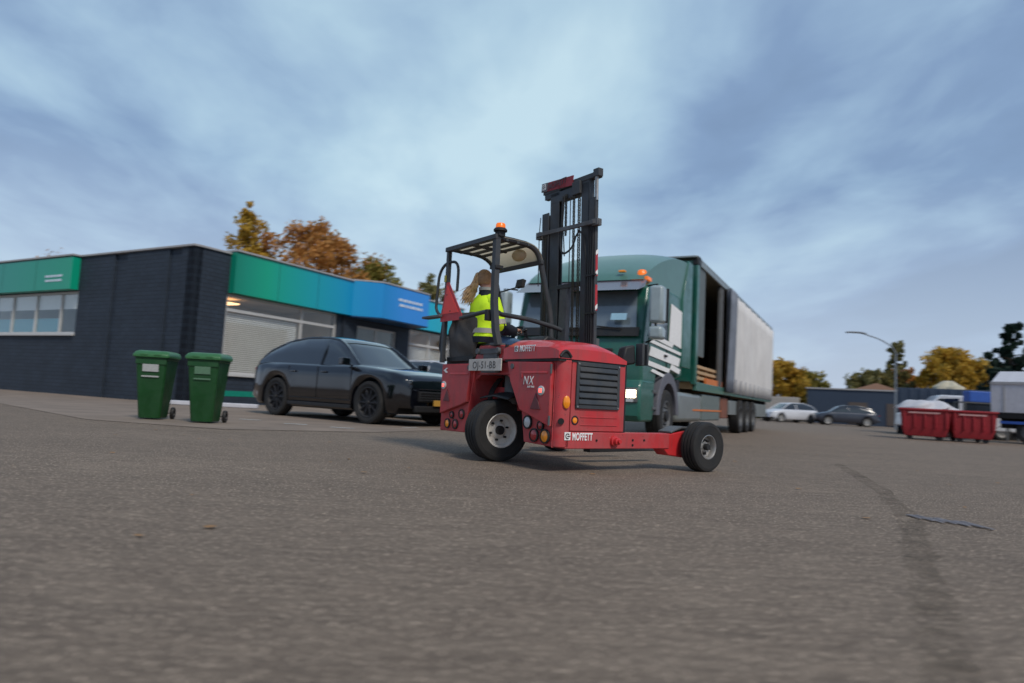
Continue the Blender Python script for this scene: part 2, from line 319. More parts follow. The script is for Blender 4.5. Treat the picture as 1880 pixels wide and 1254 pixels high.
def text(name, s, size, m, parent, o, right, upv, ext=.002, sx=1, shear=0, bold=.0, align='LEFT'):
    cu = bpy.data.curves.new("t", 'FONT'); cu.body = s; cu.size = size; cu.extrude = ext; cu.offset = bold; cu.shear = shear; cu.align_x = align; cu.resolution_u = 4; cu.space_character = 1.12
    ob = bpy.data.objects.new("t", cu); COL.objects.link(ob)
    me = bpy.data.meshes.new_from_object(ob.evaluated_get(bpy.context.evaluated_depsgraph_get()))
    bpy.data.objects.remove(ob); bpy.data.curves.remove(cu)
    r = Vector(right).normalized(); u = Vector(upv).normalized(); n = r.cross(u)
    T = Matrix((r*sx, u, n)).transposed().to_4x4(); T.translation = Vector(o); me.transform(T)
    me.name = name; me.materials.clear(); me.materials.append(m)
    ob = bpy.data.objects.new(name, me); COL.objects.link(ob); ob.parent = parent; return ob
def arc(p0, p1, p2, n=8):   # quadratic bend
    p0, p1, p2 = Vector(p0), Vector(p1), Vector(p2)
    return [p0*(1-t)**2+p1*2*t*(1-t)+p2*t*t for t in [i/n for i in range(n+1)]]
def lerp_table(tab, x):
    if x <= tab[0][0]: return tab[0][1]
    for (a, b), (c, d) in zip(tab, tab[1:]):
        if x <= c: return b+(d-b)*(x-a)/(c-a)
    return tab[-1][1]

# ---------------------------------------------------------------- ground
g = MB(); g.grid(lambda u, v: (-500+1000*u, -60+1060*v, 0), 4, 4)
tag(g.build("ground", ASPH, smooth=0), kind="structure")
pv = MB()
pl = [(-40, 30), (-20, 21), (-11.4, 14.9), (-6.6, 10.6), (-4.2, 10.0), (-2.2, 11.2), (-.2, 15), (3, 24), (12, 52), (-2, 60), (-10, 30), (-12, 21.5), (-40, 38)]
pv.add([(x, y, .006) for x, y in pl], [tuple(range(len(pl)))])
tag(pv.build("parking_pavement", PAVE, smooth=0), kind="structure")
# white bay marks on the pavers
pm = MB()
for (x, y, a) in [(-5.9, 13.6, -5), (-4.95, 13.0, -5), (-3.85, 12.3, -5), (-2.9, 11.9, -5), (-1.9, 13.2, 60), (-.9, 15.4, 60)]:
    pm.obox((x, y, .012), (.42, .10, .004), Matrix.Rotation(rad(a), 3, 'Z').to_quaternion())
tag(pm.build("bay_marking", mat("road_white", (.5, .5, .48), .7, dirt=(.2, .18, .15), dirt_amt=.6, dirt_s=8), smooth=0), kind="structure")
kb = MB(); kb.obox((-8.35, 19.2, .07), (2.4, .18, .12), Matrix.Rotation(rad(4), 3, 'Z').to_quaternion())
tag(kb.build("kerb", mat("pale_kerb", (.55, .55, .58), .6), bevel=.02), kind="structure")
# dark mossy seam and a worn repair on the right
def strip(name, cl, wd, z, m, seedv):
    rnd = random.Random(seedv); a = []; b = []
    P = [Vector((x, y, 0)) for x, y in cl]
    Q = []
    for i in range(len(P)-1):
        for k in range(14): Q.append(P[i].lerp(P[i+1], k/14))
    Q.append(P[-1])
    for i, p in enumerate(Q):
        t = (Q[min(i+1, len(Q)-1)]-Q[max(0, i-1)]).normalized(); n = Vector((-t.y, t.x, 0))
        ww = wd*(.7+.6*rnd.random())/2
        c = p+n*rnd.uniform(-.2, .2)*wd*.4
        a.append((c.x+n.x*ww, c.y+n.y*ww, z)); b.append((c.x-n.x*ww, c.y-n.y*ww, z))
    mb = MB(); k = len(a); mb.add(a+b, [(i, i+1, k+i+1, k+i) for i in range(k-1)])
    return tag(mb.build(name, m, smooth=0), kind="structure")
SEAM = ground_mat("mossy_seam", (.15, .115, .08), (.20, .155, .11), (.09, .07, .05))
_t = SEAM.node_tree; _b = _t.nodes['Principled BSDF']; _tc = _t.nodes.new('ShaderNodeTexCoord'); _n = noise(_t.nodes, 5, 8, .75, .4); _t.links.new(_tc.outputs['Object'], _n.inputs[0])
_r = _t.nodes.new('ShaderNodeMapRange'); _r.inputs[1].default_value = .40; _r.inputs[2].default_value = .66; _r.inputs[3].default_value = .0; _r.inputs[4].default_value = .45; _t.links.new(_n.outputs[0], _r.inputs[0]); _t.links.new(_r.outputs[0], _b.inputs['Alpha'])
strip("road_seam", [(4.7, 9.6), (3.55, 6.4), (2.75, 4.6), (2.02, 3.3), (1.5, 2.35), (1.1, 1.65), (.8, 1.0)], .14, .004, SEAM, 3)
dm = MB()
for k in range(9):
    x = 2.86+k*.034; dm.obox((x, 4.74-k*.030, .009), (.022, .16+.07*(k % 3), .004), Matrix.Rotation(rad(4*(k % 2)), 3, 'Z').to_quaternion())
tag(dm.build("road_paint_mark", mat("faded_blue_paint", (.19, .18, .19), .85, var=.4, vs=20), smooth=0), kind="structure")
lf = MB(); rl = random.Random(5)
for k in range(70):
    x, y = rl.uniform(-5, 6), rl.uniform(1.6, 12); a = rl.uniform(0, 6.28); s_ = rl.uniform(.015, .035)
    lf.add([(x+s_*cos(a+q), y+s_*sin(a+q)*.8, .008+.006*rl.random()) for q in (0, 1.3, 2.4, 3.6, 5)], [(0, 1, 2, 3, 4)])
tag(lf.build("fallen_leaves", mat("dry_leaf", (.30, .16, .06), .8), smooth=0), "small dry brown leaves scattered over the asphalt", "leaves", kind="stuff")

# ---------------------------------------------------------------- generic wheel
def wheel(name, parent, c, axis, R_, Wd, rr, tyre_m, rim_m, dish=.05, bolts=6, hubr=.05, tread=True, holes=False, detail=True, steer=None):
    """axis points outwards; c is the wheel centre"""
    ax = Vector(axis).normalized(); c = Vector(c)
    w0 = bpy.data.objects.new(name, None); COL.objects.link(w0); w0.parent = parent; w0.location = c; w0.empty_display_size = .1
    h = Wd/2; t = MB()
    prof = [(rr, -h*.8), (rr*1.12, -h*.95), (R_*.90, -h), (R_*.965, -h*.93), (R_, -h*.72)]
    if tread:
        for a in (-.45, 0, .45): prof += [(R_, h*(a-.07)-.002), (R_-.014, h*(a-.05)), (R_-.014, h*(a+.05)), (R_, h*(a+.07)+.002)]
    prof += [(R_, h*.72), (R_*.965, h*.93), (R_*.90, h), (R_*.84, h*1.02), (R_*.83, h*.99), (rr*1.12, h*.95), (rr, h*.8)]
    t.lathe(prof+prof[:1], (0, 0, 0), ax, 56, cap=False)
    t.build("tyre", tyre_m, w0, smooth=30)
    r = MB()
    r.lathe([(rr*1.02, -h*.8), (rr*1.02, h*.80), (rr*1.06, h*.90), (rr*1.0, h*.92), (rr*.93, h*.80), (rr*.88, h*.80-dish), (rr*.55, h*.80-dish-.012), (rr*.42, h*.80-dish+.012), (.001, h*.80-dish+.012)], (0, 0, 0), ax, 48)
    r.build("rim", rim_m, w0, smooth=40)
    if detail:
        hb = MB(); hb.lathe([(hubr, h*.8-dish), (hubr, h*.8-dish+.05), (hubr*.85, h*.8-dish+.062), (.001, h*.8-dish+.062)], (0, 0, 0), ax, 20)
        hb.build("hub", BLACK, w0)
        a = Vector((0,0,1)); u = ax.cross(a).normalized(); v = ax.cross(u); b = MB()
        for k in range(bolts):
            th = 2*pi*k/bolts+.3; p = (u*cos(th)+v*sin(th))*(rr*.60); b.cyl(p+ax*(h*.8-dish-.01), ax, .012, .035, 6)
            if holes:
                p2 = (u*cos(th+.5)+v*sin(th+.5))*(rr*.60); b.cyl(p2+ax*(h*.8-dish-.012), ax, .022, .004, 14)
        each(b, "wheel_bolt", BLACK, w0)
    return w0

# ================================================================ FORKLIFT
HD = .636
fk = thing("truck_mounted_forklift", "red three-wheeled truck-mounted forklift with tall dark mast, driven across the yard", "forklift", (-.185, 7.175, 0), HD)
def P(F, R, z): return (F, -R, z)
W = 1.08
def rear_poly(mb, pts, F0, F1, mi=0):     # polygon in (R,z) extruded from F0 to F1
    mb.prism([P(F0, r, z) for r, z in pts], (F1-F0, 0, 0), mi)
# --- chassis
ch = MB()
rear_poly(ch, [(-1.08, .262), (-1.08, 1.045), (-.41, 1.045), (-.42, .86), (-.47, .612), (-.556, .27)], .03, .50)
rear_poly(ch, [(.25, 1.06), (.995, 1.06), (.995, .243), (.552, .256), (.49, .575), (.314, .84), (.24, .97)], .03, .88)
rear_poly(ch, [(-.41, .93), (-.41, 1.05), (.25, 1.06), (.25, .93)], .06, .5)
rear_poly(ch, [(-.42, .86), (-.30, .93), (-.41, .93)], .06, .5); rear_poly(ch, [(.25, .93), (.16, .93), (.314, .84)], .06, .5)
# rounded corner and side
q = [(.03, .995)] + [(.03+.085*(1-cos(a)), .995+.085*sin(a)) for a in [i*pi/12 for i in range(1, 7)]]
ch.prism([P(f, r, .243) for f, r in q]+[P(.16, 1.08, .243), P(.16, .995, .243)], (0, 0, .83))
ch.box(.16, .90, -1.055, -.995, .395, 1.06)
ch.box(.115, 1.60, -1.08, -.94, .232, .393)              # side beam = right arm
ch.box(.40, 1.60, .94, 1.08, .232, .393)                # left arm
ch.box(.50, .62, -.94, .94, .26, .60)                    # cross member under the engine
ch.box(.50, .88, -.93, -.30, .60, 1.05); ch.box(.30, .56, -.30, 1.02, .55, .80)
ch.build("chassis", RED, fk, bevel=.008)
# arm ends flare down to the wheels
ae = MB()
for sy in (-1, 1):
    pts = [(1.52, .232), (1.60, .16), (1.98, .12), (2.06, .20), (2.04, .33), (1.90, .43), (1.62, .393), (1.60, .393)]
    y0 = sy*.90; ae.prism([(f, y0, z) for f, z in pts], (0, sy*.17, 0))
each(ae, "arm_end", RED2, fk, .012)
ap = MB()
for sy in (-1, 1): ap.prism([(1.62, sy*.90, .396), (1.80, sy*.90, .455), (2.0, sy*.90, .45), (2.0, sy*1.08, .45), (1.80, sy*1.08, .455), (1.62, sy*1.08, .396)], (0, 0, .02))
each(ap, "arm_guard_plate", MGREY, fk, .004)
# front wheels
fw1 = wheel("front_wheel", fk, P(1.985, 1.215, .268), (0, -1, 0), .268, .185, .125, RUBBER, STEEL, dish=.05, bolts=5, hubr=.035, holes=True)
fw2 = wheel("front_wheel", fk, P(1.985, -1.215, .268), (0, 1, 0), .268, .185, .125, RUBBER, STEEL, dish=.05, bolts=5, hubr=.035)
# pivot boss and bolts on the beam
pb = MB(); pb.lathe([(.052, 0), (.052, .03), (.036, .034), (.036, .07), (.02, .075), (.02, .1), (.001, .1)], P(.755, 1.08, .31), (0, -1, 0), 24)
pb.build("pivot_boss", RED2, fk)
bb = MB()
for F_, z_ in ((.52, .315), (1.03, .32), (1.20, .32), (1.03, .27)): bb.cyl(P(F_, 1.08, z_), (0, -1, 0), .011, .008, 12)
bb.cyl(P(.06, 1.069, .49), (-.35, -.94, 0), .03, .012, 20)
each(bb, "bolt", DARKVOID, fk)
# --- rear door panels
def door(pts, F0=-.012, F1=.032):
    mb = MB(); rear_poly(mb, pts, F0, F1); return mb
d1 = door([(-1.045, 1.045), (-.43, 1.045), (-.45, .80), (-.485, .612), (-.58, .582), (-1.045, .462)]).build("rear_panel", RED, fk, bevel=.01)
d2 = door([(.262, 1.062), (.978, 1.045), (.978, .43), (.93, .445), (.50, .575), (.40, .74), (.325, .86)]).build("rear_panel", RED, fk, bevel=.01)
# pressed ridges on the panels
rg = MB(); rg.obox(P(-.012, .72, .945), (.012, .42, .022)); rg.obox(P(-.012, .53, .92), (.012, .022, .06)); rg.build("pressed_ridge", RED2, d2, bevel=.005)
rg = MB(); rg.obox(P(-.012, -.66, .93), (.012, .40, .022)); rg.build("pressed_ridge", RED2, d1, bevel=.005)
hg = MB()
for z_ in (.98, .49): hg.cyl(P(-.016, .985, z_-.045), (0, 0, 1), .011, .09, 10)
each(hg, "hinge", MGREY, d2); hg = MB(); hg.cyl(P(-.012, .362, 1.01), (-1, 0, 0), .028, .01, 18); hg.build("latch", MGREY, d2)
lk = MB(); lk.cyl(P(-.012, -.455, 1.0), (-1, 0, 0), .026, .01, 18); lk.build("latch", MGREY, d1)
# reflectors, round markers
def tri(parent, pts, F0=-.014):
    mb = MB(); rear_poly(mb, pts, F0-.008, F0); mb.build("reflector", REFL, parent, bevel=.003)
tri(d2, [(.768, .745), (.692, .588), (.852, .588)]); tri(d1, [(-.891, .75), (-.972, .611), (-.825, .611)])
for r_, z_, par in ((.848, .77, d2), (-.973, .795, d1)):
    k = MB(); k.lathe([(.047, 0), (.047, .012), (.04, .016), (.001, .016)], P(-.012, r_, z_), (-1, 0, 0), 28); mk = k.build("round_marker_lamp", WHITEL, par)
    k = MB()
    for a in range(3): k.obox(P(-.03, r_, z_-.014+.014*a), (.004, .042, .008))
    each(k, "lit_led", LITRED, mk)
def lamp(r_, z_, rad_, m, lab=None):
    b = MB(); b.lathe([(rad_+.012, 0), (rad_+.012, .018), (rad_, .020), (rad_, .008), (.001, .008)], P(.03, r_, z_), (-1, 0, 0), 28)
    o = b.build("tail_lamp", BLACK, fk)
    l = MB(); l.lathe([(rad_, .006), (rad_*.95, .014), (rad_*.6, .020), (.001, .022)], P(.03, r_, z_), (-1, 0, 0), 28); l.build("lens", m, o)
    if lab: o['label'] = lab
lamp(.612, .455, .055, WHITEL, "clear round reversing lamp"); lamp(.722, .335, .055, REDL, "dark red round tail lamp"); lamp(.889, .335, .057, AMBER, "orange round indicator lamp")
lamp(.815, .432, .036, REDL)
lamp(-.907, .352, .045, AMBER, "orange round indicator lamp"); lamp(-.735, .352, .045, REDL); lamp(-.61, .472, .045, REDL); lamp(-.82, .455, .03, REDL)
# amber side markers
sm = MB(); sm.lathe([(.034, 0), (.034, .02), (.02, .03), (.001, .032)], P(.105, 1.08, .672), (-.3, -.95, 0), 24)
for i, v in enumerate(sm.v): sm.v[i] = (v[0], v[1], .672+(v[2]-.672)*1.75)
sm.build("amber_side_marker", AMBER, fk)
sm = MB(); sm.lathe([(.045, 0), (.045, .016), (.034, .018), (.034, .004), (.001, .004)], P(.233, 1.06, .503), (0, -1, 0), 24); s2 = sm.build("round_side_lamp", BLACK, fk)
sm = MB(); sm.lathe([(.03, .003), (.026, .016), (.001, .02)], P(.233, 1.06, .503), (0, -1, 0), 24); sm.build("lens", AMBER, s2)
# --- right side panel with grille
sp = MB(); sp.box(.175, .897, -1.072, -1.054, .402, 1.072)
sp.box(.30, .80, -1.078, -1.072, .53, .542); sp.box(.30, .80, -1.078, -1.072, .455, .465)
spo = sp.build("side_panel", RED, fk, bevel=.006)
gf = MB(); z0, z1, f0, f1 = .617, 1.066, .225, .805
for a in ((f0, f1, z0, z0+.035), (f0, f1, z1-.035, z1), (f0, f0+.035, z0+.035, z1-.035), (f1-.035, f1, z0+.035, z1-.035)): gf.box(a[0], a[1], -1.092, -1.07, a[2], a[3])
gfo = gf.build("grille_frame", DGREY, spo, bevel=.004)
gs = MB(); gs.box(f0+.03, f1-.03, -1.074, -1.071, z0+.03, z1-.03, 1)
n = 6; step = (z1-z0-.07)/n
for k in range(n):
    zc = z0+.035+step*(k+.5); gs.prism([(f0+.035, -1.073, zc+step*.5), (f0+.035, -1.073, zc-step*.5), (f0+.035, -1.094, zc-step*.42), (f0+.035, -1.098, zc-step*.30), (f0+.035, -1.088, zc+step*.28)], (f1-f0-.07, 0, 0))
gs.build("grille_slats", [DGREY, DARKVOID], gfo, bevel=.002)
sc_ = MB()
for a in (f0+.018, f1-.018):
    for b in (z0+.018, z1-.018): sc_.cyl((a, -1.092, b), (0, -1, 0), .009, .005, 10)
each(sc_, "screw", STEEL, gfo)
# --- engine cover
def hood_z(F, R):
    u = (R-.18)/.90; v = F/.90
    top = .205-.055*u*u
    prof = lerp_table([(0, .52), (.06, .72), (.14, .90), (.28, .98), (.50, 1.0), (.66, .97), (.80, .78), (.92, .46), (1, .16)], v)
    u = min(1, max(0, u)); edge = min(1, (1-u)/.16); edge = edge**.45 if edge < 1 else 1
    le = min(1, u/.10); le = le**.5 if le < 1 else 1
    return 1.105+top*prof*(.55+.45*edge)*(.7+.3*le)
hd = MB(); nu, nv = 30, 30
def hf(u, v):
    F = -.015+.915*u; R = .195+.89*v
    return P(F, R, hood_z(max(0, F), R))
hd.grid(hf, nu, nv)
# skirts
def skirt(fn, n_):
    a = [fn(i/n_) for i in range(n_+1)]; hd.add(a+[(p[0], p[1], 1.082) for p in a], [(i, i+1, n_+1+i+1, n_+1+i) for i in range(n_)])
skirt(lambda t: hf(0, t), 30); skirt(lambda t: hf(1, t), 30); skirt(lambda t: hf(t, 0), 30); skirt(lambda t: hf(t, 1), 30)
hood = hd.build("engine_cover", RED2, fk, smooth=40)
sm = MB(); sm.box(.0, .885, -1.075, -.21, 1.058, 1.084); sm.build("cover_seal", BLACK, fk)
vn = MB(); vn.tube([P(-.0+.14*t, 1.088-.0, 1.10+.055*sin(pi*t)) for t in [i/10 for i in range(11)]], .014, 8)
vn.prism([P(.0+.14*t, 1.082, 1.09+.055*sin(pi*t)) for t in [i/10 for i in range(11)]], (0, -.006, 0)); vn.build("cover_vent", BLACK, hood)
# hood lettering
def emblem(parent, o, r, u, s, n_):
    r = Vector(r).normalized(); u = Vector(u).normalized(); n = r.cross(u); o = Vector(o)
    def pl(a, b, h=0): return o+r*a*s+u*b*s+n*h
    m = MB(); m.prism([pl(0, 0), pl(1, 0), pl(1, 1), pl(0, 1)], n*.002); e1 = m.build("emblem", WHITE, parent)
    m = MB(); m.tube([pl(.5+.30*cos(t), .5+.30*sin(t), .003) for t in [pi*.2+i*pi*1.5/12 for i in range(13)]], s*.07, 6)
    m.prism([pl(.45, .42, .002), pl(.95, .42, .002), pl(.95, .55, .002), pl(.45, .55, .002)], n*.002); m.build("emblem_swirl", INK, e1)
emblem(hood, P(-.022, .395, 1.157), (0, -1, 0), (0, 0, 1), .060, 0)
text("lettering", "MOFFETT", .088, WHITE, hood, P(-.024, .480, 1.157), (0, -1, 0), (0, 0, 1), sx=.62, bold=.002, shear=.1)
emblem(fk, P(.10, 1.084, .315), (1, 0, 0), (0, 0, 1), .075, 0)
text("lettering", "MOFFETT", .098, WHITE, fk, P(.20, 1.083, .316), (1, 0, 0), (0, 0, 1), sx=.58, bold=.003)
text("lettering", "NX", .125, WHITE, d2, P(-.016, .555, .825), (0, -1, 0), (0, 0, 1), sx=.85, shear=.15, bold=-.001)
text("lettering", "series", .042, WHITE, d2, P(-.016, .625, .795), (0, -1, 0), (0, 0, 1), shear=.2)
m_ = MB(); m_.prism([P(-.016, -1.0, .97), P(-.016, -.93, 1.0), P(-.016, -.90, .995), P(-.016, -.95, .975), P(-.016, -.90, .945), P(-.016, -.94, .94)], (-.002, 0, 0)); m_.build("arrow_sticker", WHITE, d1)
# --- plate and hinge bracket between the panels, seat base
sb = MB(); rear_poly(sb, [(-.44, 1.055), (-.33, 1.245), (.175, 1.24), (.185, 1.07)], .03, .45); sb.build("wheel_housing", RED, fk, bevel=.01)
lm = MB(); lm.box(.02, .05, -.20, -.17, 1.08, 1.24); lm.build("housing_edge_seal", BLACK, fk)
hb = MB(); hb.box(-.01, .03, -.09, .30, 1.145, 1.205)
for r_ in (-.29, .09): hb.cyl(P(.0, r_, 1.178), (-1, 0, 0), .035, .03, 16)
hb.box(-.004, .03, -.06, .20, 1.09, 1.15); hb.box(-.02, .10, -.06, .07, 1.235, 1.265)
hb.build("tow_bracket", MGREY, fk, bevel=.006)
np_ = MB(); rear_poly(np_, [(-.438, .962), (-.438, 1.092), (.185, 1.092), (.185, .962)], -.032, -.02); npo = np_.build("number_plate", PLATE, fk, bevel=.004)
text("plate_text", "OJ-51-BB", .112, INK, npo, P(-.034, -.355, .988), (0, -1, 0), (0, 0, 1), ext=.001, sx=.93, bold=-.001)
bk = MB(); bk.box(-.02, .05, -.06, .2, .945, .965); bk.build("plate_bracket", MGREY, fk)
# --- rear steering wheel: fork, mudflap, tyre
STN = Vector((sin(-.12), -cos(-.12), 0))
rw = wheel("rear_wheel", fk, P(.15, -.09, .333), STN, .333, .27, .175, RUBBER, RIM, dish=.06, bolts=6, hubr=.048, holes=False)
rf = MB()
rf.prism([P(.30, -.20, .50), P(.30, -.05, .95), P(.30, .10, .95), P(.30, -.02, .60)], (.10, 0, 0))
rf.cyl(P(.30, -.02, .62), (0, 0, 1), .10, .32, 20); rf.box(.18, .42, -.10, .14, .68, .74)
rf.tube([P(.16, -.19, .333), P(.2, -.2, .55), P(.28, -.16, .72)], .045, 10); rf.build("steering_fork", MGREY, fk, bevel=.01)
rv = MB(); rv.box(.44, .49, -.45, .50, .32, .93); rv.build("wheel_well", DARKVOID, fk)
wl = MB(); wl.box(.06, .44, -.33, .40, .925, .929); wl.build("wheel_well_liner", DARKVOID, fk)
mf = MB(); mf.grid(lambda u, v: P(.02+.40*u, -.26+.52*v, .70+.05*sin(pi*u)-.06*abs(v-.5)), 8, 6); mo = mf.build("mudguard", BLACK, fk); s_ = mo.modifiers.new("s", 'SOLIDIFY'); s_.thickness = .012
ho = MB()
for k in range(3): ho.tube(arc(P(.34, -.30-.03*k, .90), P(.10, -.34-.04*k, .62), P(.28, -.22, .42), 8), .011, 6)
each(ho, "hydraulic_hose", BLACK, fk)
# --- cab floor, seat
cf = MB(); cf.box(.45, 1.30, .30, 1.05, .60, .66); cf.box(.45, .50, .30, 1.05, .6, 1.05); cf.box(.05, .46, .42, 1.05, 1.04, 1.075); cf.build("cab_floor", DGREY, fk)
st = MB(); st.box(.08, .52, .42, .80, 1.075, 1.17); st.obox((.34, .50, 1.235), (.46, .48, .11)); sto = st.build("seat_cushion", BLACK, fk, bevel=.03)
def bag(u, v):     # canvas-covered seat back
    R = -1.02+.60*v; z = 1.10+.58*u
    b = .10*max(0, math.sin(pi*min(1, max(0, v))))**.4
    k = .82+.18*math.sin(min(1, u*1.5)*pi/2); 
    cR = -.72; R = cR+(R-cR)*k
    return P(.07-b*(.55+.45*sin(pi*min(1, u*1.1)))-.018*sin(9*v+4*u)*sin(pi*u)+.014*sin(17*v+3*u)*u-.012*sin(13*u+5*v), R, z-.06*(v)*u-.012*sin(5*v))
bg = MB(); bg.grid(bag, 22, 22); bo = bg.build("seat_back_cover", CANVAS, fk, smooth=80); s_ = bo.modifiers.new("s", 'SOLIDIFY'); s_.thickness = .11; s_.offset = -1
bs_ = MB(); bs_.obox(P(.05, -.70, 1.10), (.10, .56, .06)); bs_.tube([P(.0, -1.02, 1.08), P(-.02, -1.10, 1.25), P(.0, -1.08, 1.60)], .028, 8); bs_.build("seat_frame", BLACK, fk, bevel=.01)
# warning triangle
tr = MB(); rear_poly(tr, [(-.955, 2.01), (-.90, 2.01), (-.575, 1.60), (-.575, 1.545), (-1.05, 1.545), (-1.055, 1.60)], -.075, -.068); tro = tr.build("warning_triangle", SMVB, fk)
tr = MB(); rear_poly(tr, [(-.925, 1.97), (-.645, 1.635), (-1.005, 1.635)], -.080, -.076); tr.build("red_face", SMV, tro)
tr = MB()
for r_, z_ in ((-.925, 1.86), (-.83, 1.66)): tr.cyl(P(-.080, r_, z_), (-1, 0, 0), .008, .004, 10)
each(tr, "fixing_bolt", INK, tro)
# --- overhead guard
T = .028
og = MB(); PF = .62
og.tube([P(-.05, -.99, 1.06), P(-.05, -.975, 1.7), P(-.05, -.975, 2.41)], .033, 4)
og.tube([P(.0, .07, 1.24), P(-.03, .045, 1.40), P(-.05, .02, 1.7), P(-.05, .005, 2.41)], .044, 4)
curve = lambda R_: [P(-.06, R_, 2.42), P(.20, R_, 2.425), P(.38, R_, 2.42)] + arc(P(.44, R_, 2.41), P(.57, R_, 2.39), P(.61, R_, 2.25), 6) + [P(.70, R_, 1.95), P(.76, R_, 1.78), P(.80, R_, 1.60), P(.83, R_, 1.20)]
og.tube(curve(-.045), .034, 8)
og.tube([P(-.06, -.975, 2.42), P(.30, -.975, 2.42)]+arc(P(.40, -.975, 2.41), P(.56, -.975, 2.38), P(.61, -.965, 2.26), 6)+[P(.70, -.95, 1.95), P(.80, -.95, 1.6), P(.86, -.95, 1.0)], .024, 8)
each(og, "guard_post", DGREY, fk, smooth=50)
rf = MB()
rf.box(-.09, -.03, -.04, 1.01, 2.385, 2.44)
for F_ in (.10, .25, .40): rf.box(F_-.018, F_+.018, .0, .97, 2.39, 2.42)
for R_ in (-.50,): rf.box(-.05, .45, -R_-.016, -R_+.016, 2.388, 2.418)
rf.box(.585, .625, .0, .97, 2.22, 2.27)
rf.build("roof_bars", DGREY, fk, bevel=.006)
cp = MB(); prof = [(-.06, 2.425), (.38, 2.425)]+[(p[0], p[2]) for p in arc((.44, 0, 2.415), (.57, 0, 2.40), (.61, 0, 2.24), 6)]
cp.add([P(f, .0, z+.006) for f, z in prof]+[P(f, -.97, z+.006) for f, z in prof], [(i, i+1, len(prof)+i+1, len(prof)+i) for i in range(len(prof)-1)])
cpo = cp.build("roof_panel", CREAM, fk, smooth=60); 
sp_ = MB(); sp_.ball(P(.45, -.25, 2.33), (.07, .11, .07), 16)
sp_.build("cab_light", CREAM, fk)
# beacon
be = MB(); be.lathe([(.075, 0), (.075, .02), (.06, .035), (.001, .035)], P(-.02, .02, 2.475), (0, 0, 1), 24); be.box(-.06, .02, -.06, .02, 2.42, 2.48); beo = be.build("beacon_base", BLACK, fk)
be = MB(); be.lathe([(.055, .035), (.052, .075), (.044, .088), (.001, .09)], P(-.02, .02, 2.475), (0, 0, 1), 24); be.build("beacon_lens", ORANGE, beo)
# clamp on the post, working lamp on the far side
cl = MB(); cl.box(-.08, .02, -.06, .06, 2.06, 2.10); cl.box(-.10, -.02, .02, .08, 1.50, 1.62); each(cl, "post_clamp", BLACK, fk, .005)
wl = MB(); wl.obox(P(.72, -.55, 2.07), (.05, .13, .10), Matrix.Rotation(rad(14), 3, 'Y').to_quaternion()); wl.tube([P(.70, -.55, 2.03), P(.60, -.70, 1.98), P(.69, -.93, 2.0)], .010, 6); wl.build("working_lamp", BLACK, fk, bevel=.008)
# grab handles
gh = MB()
gh.tube([P(-.05, -.98, 2.26)]+arc(P(-.05, -1.06, 2.24), P(-.05, -1.17, 2.19), P(-.05, -1.19, 2.07), 6)+[P(-.05, -1.21, 1.80)]+arc(P(-.05, -1.215, 1.74), P(-.05, -1.19, 1.66), P(-.05, -1.08, 1.63), 6), .018, 8)
gh.tube([P(-.05, -.96, 2.26)]+arc(P(-.04, -.90, 2.26), P(-.02, -.80, 2.26), P(-.02, -.795, 2.12), 6)+[P(-.02, -.80, 1.90)], .017, 8)
each(gh, "grab_handle", DGREY, fk, smooth=60)
st_ = MB(); st_.obox(P(-.07, -1.22, 1.615), (.10, .42, .028)); st_.build("mudguard_bracket", MGREY, fk, bevel=.004)
yl = MB(); yl.box(-.086, -.083, .955, 1.0, 2.02, 2.10); yl.build("yellow_sticker", YSIGN, fk)
# side rail
sr = MB(); sr.tube([P(-.06, -.62, 1.565), P(-.065, -.15, 1.60), P(-.05, .0, 1.60)], .025, 8)
sr.tube([P(.03, .0, 1.595), P(.10, -.06, 1.59), P(.45, -.06, 1.58), P(.58, -.05, 1.565), P(.80, -.02, 1.53), P(.93, .0, 1.50)], .027, 8); each(sr, "side_rail", DGREY, fk, smooth=60)
# console with levers, steering wheel
co = MB(); co.prism([P(.50, -.30, 1.05), P(.50, -.30, 1.30), P(.62, -.30, 1.40), P(.82, -.30, 1.36), P(.82, -.30, 1.05)], (0, -.44, 0)); co.build("console", BLACK, fk, bevel=.02)
le = MB()
for k in range(4): le.tube([P(.60+.03*k, -.20-.05*k, 1.36), P(.57+.03*k, -.20-.05*k, 1.46)], .007, 6); le.ball(P(.57+.03*k, -.20-.05*k, 1.47), .016, 8)
le.build("control_levers", BLACK, fk)
sw = MB(); ctr = Vector(P(.66, -.60, 1.46)); ax = Vector((-.55, 0, .83)); u = Vector((0, 1, 0)); v = ax.cross(u)
sw.tube([ctr+(u*cos(t)+v*sin(t))*.17 for t in [i*2*pi/24 for i in range(24)]], .014, 8, closed=True)
for t in (0, 2.1, 4.2): sw.tube([ctr, ctr+(u*cos(t)+v*sin(t))*.17], .010, 6)
sw.tube([ctr, ctr-ax*.25], .022, 8); sw.build("steering_wheel", BLACK, fk, smooth=60)

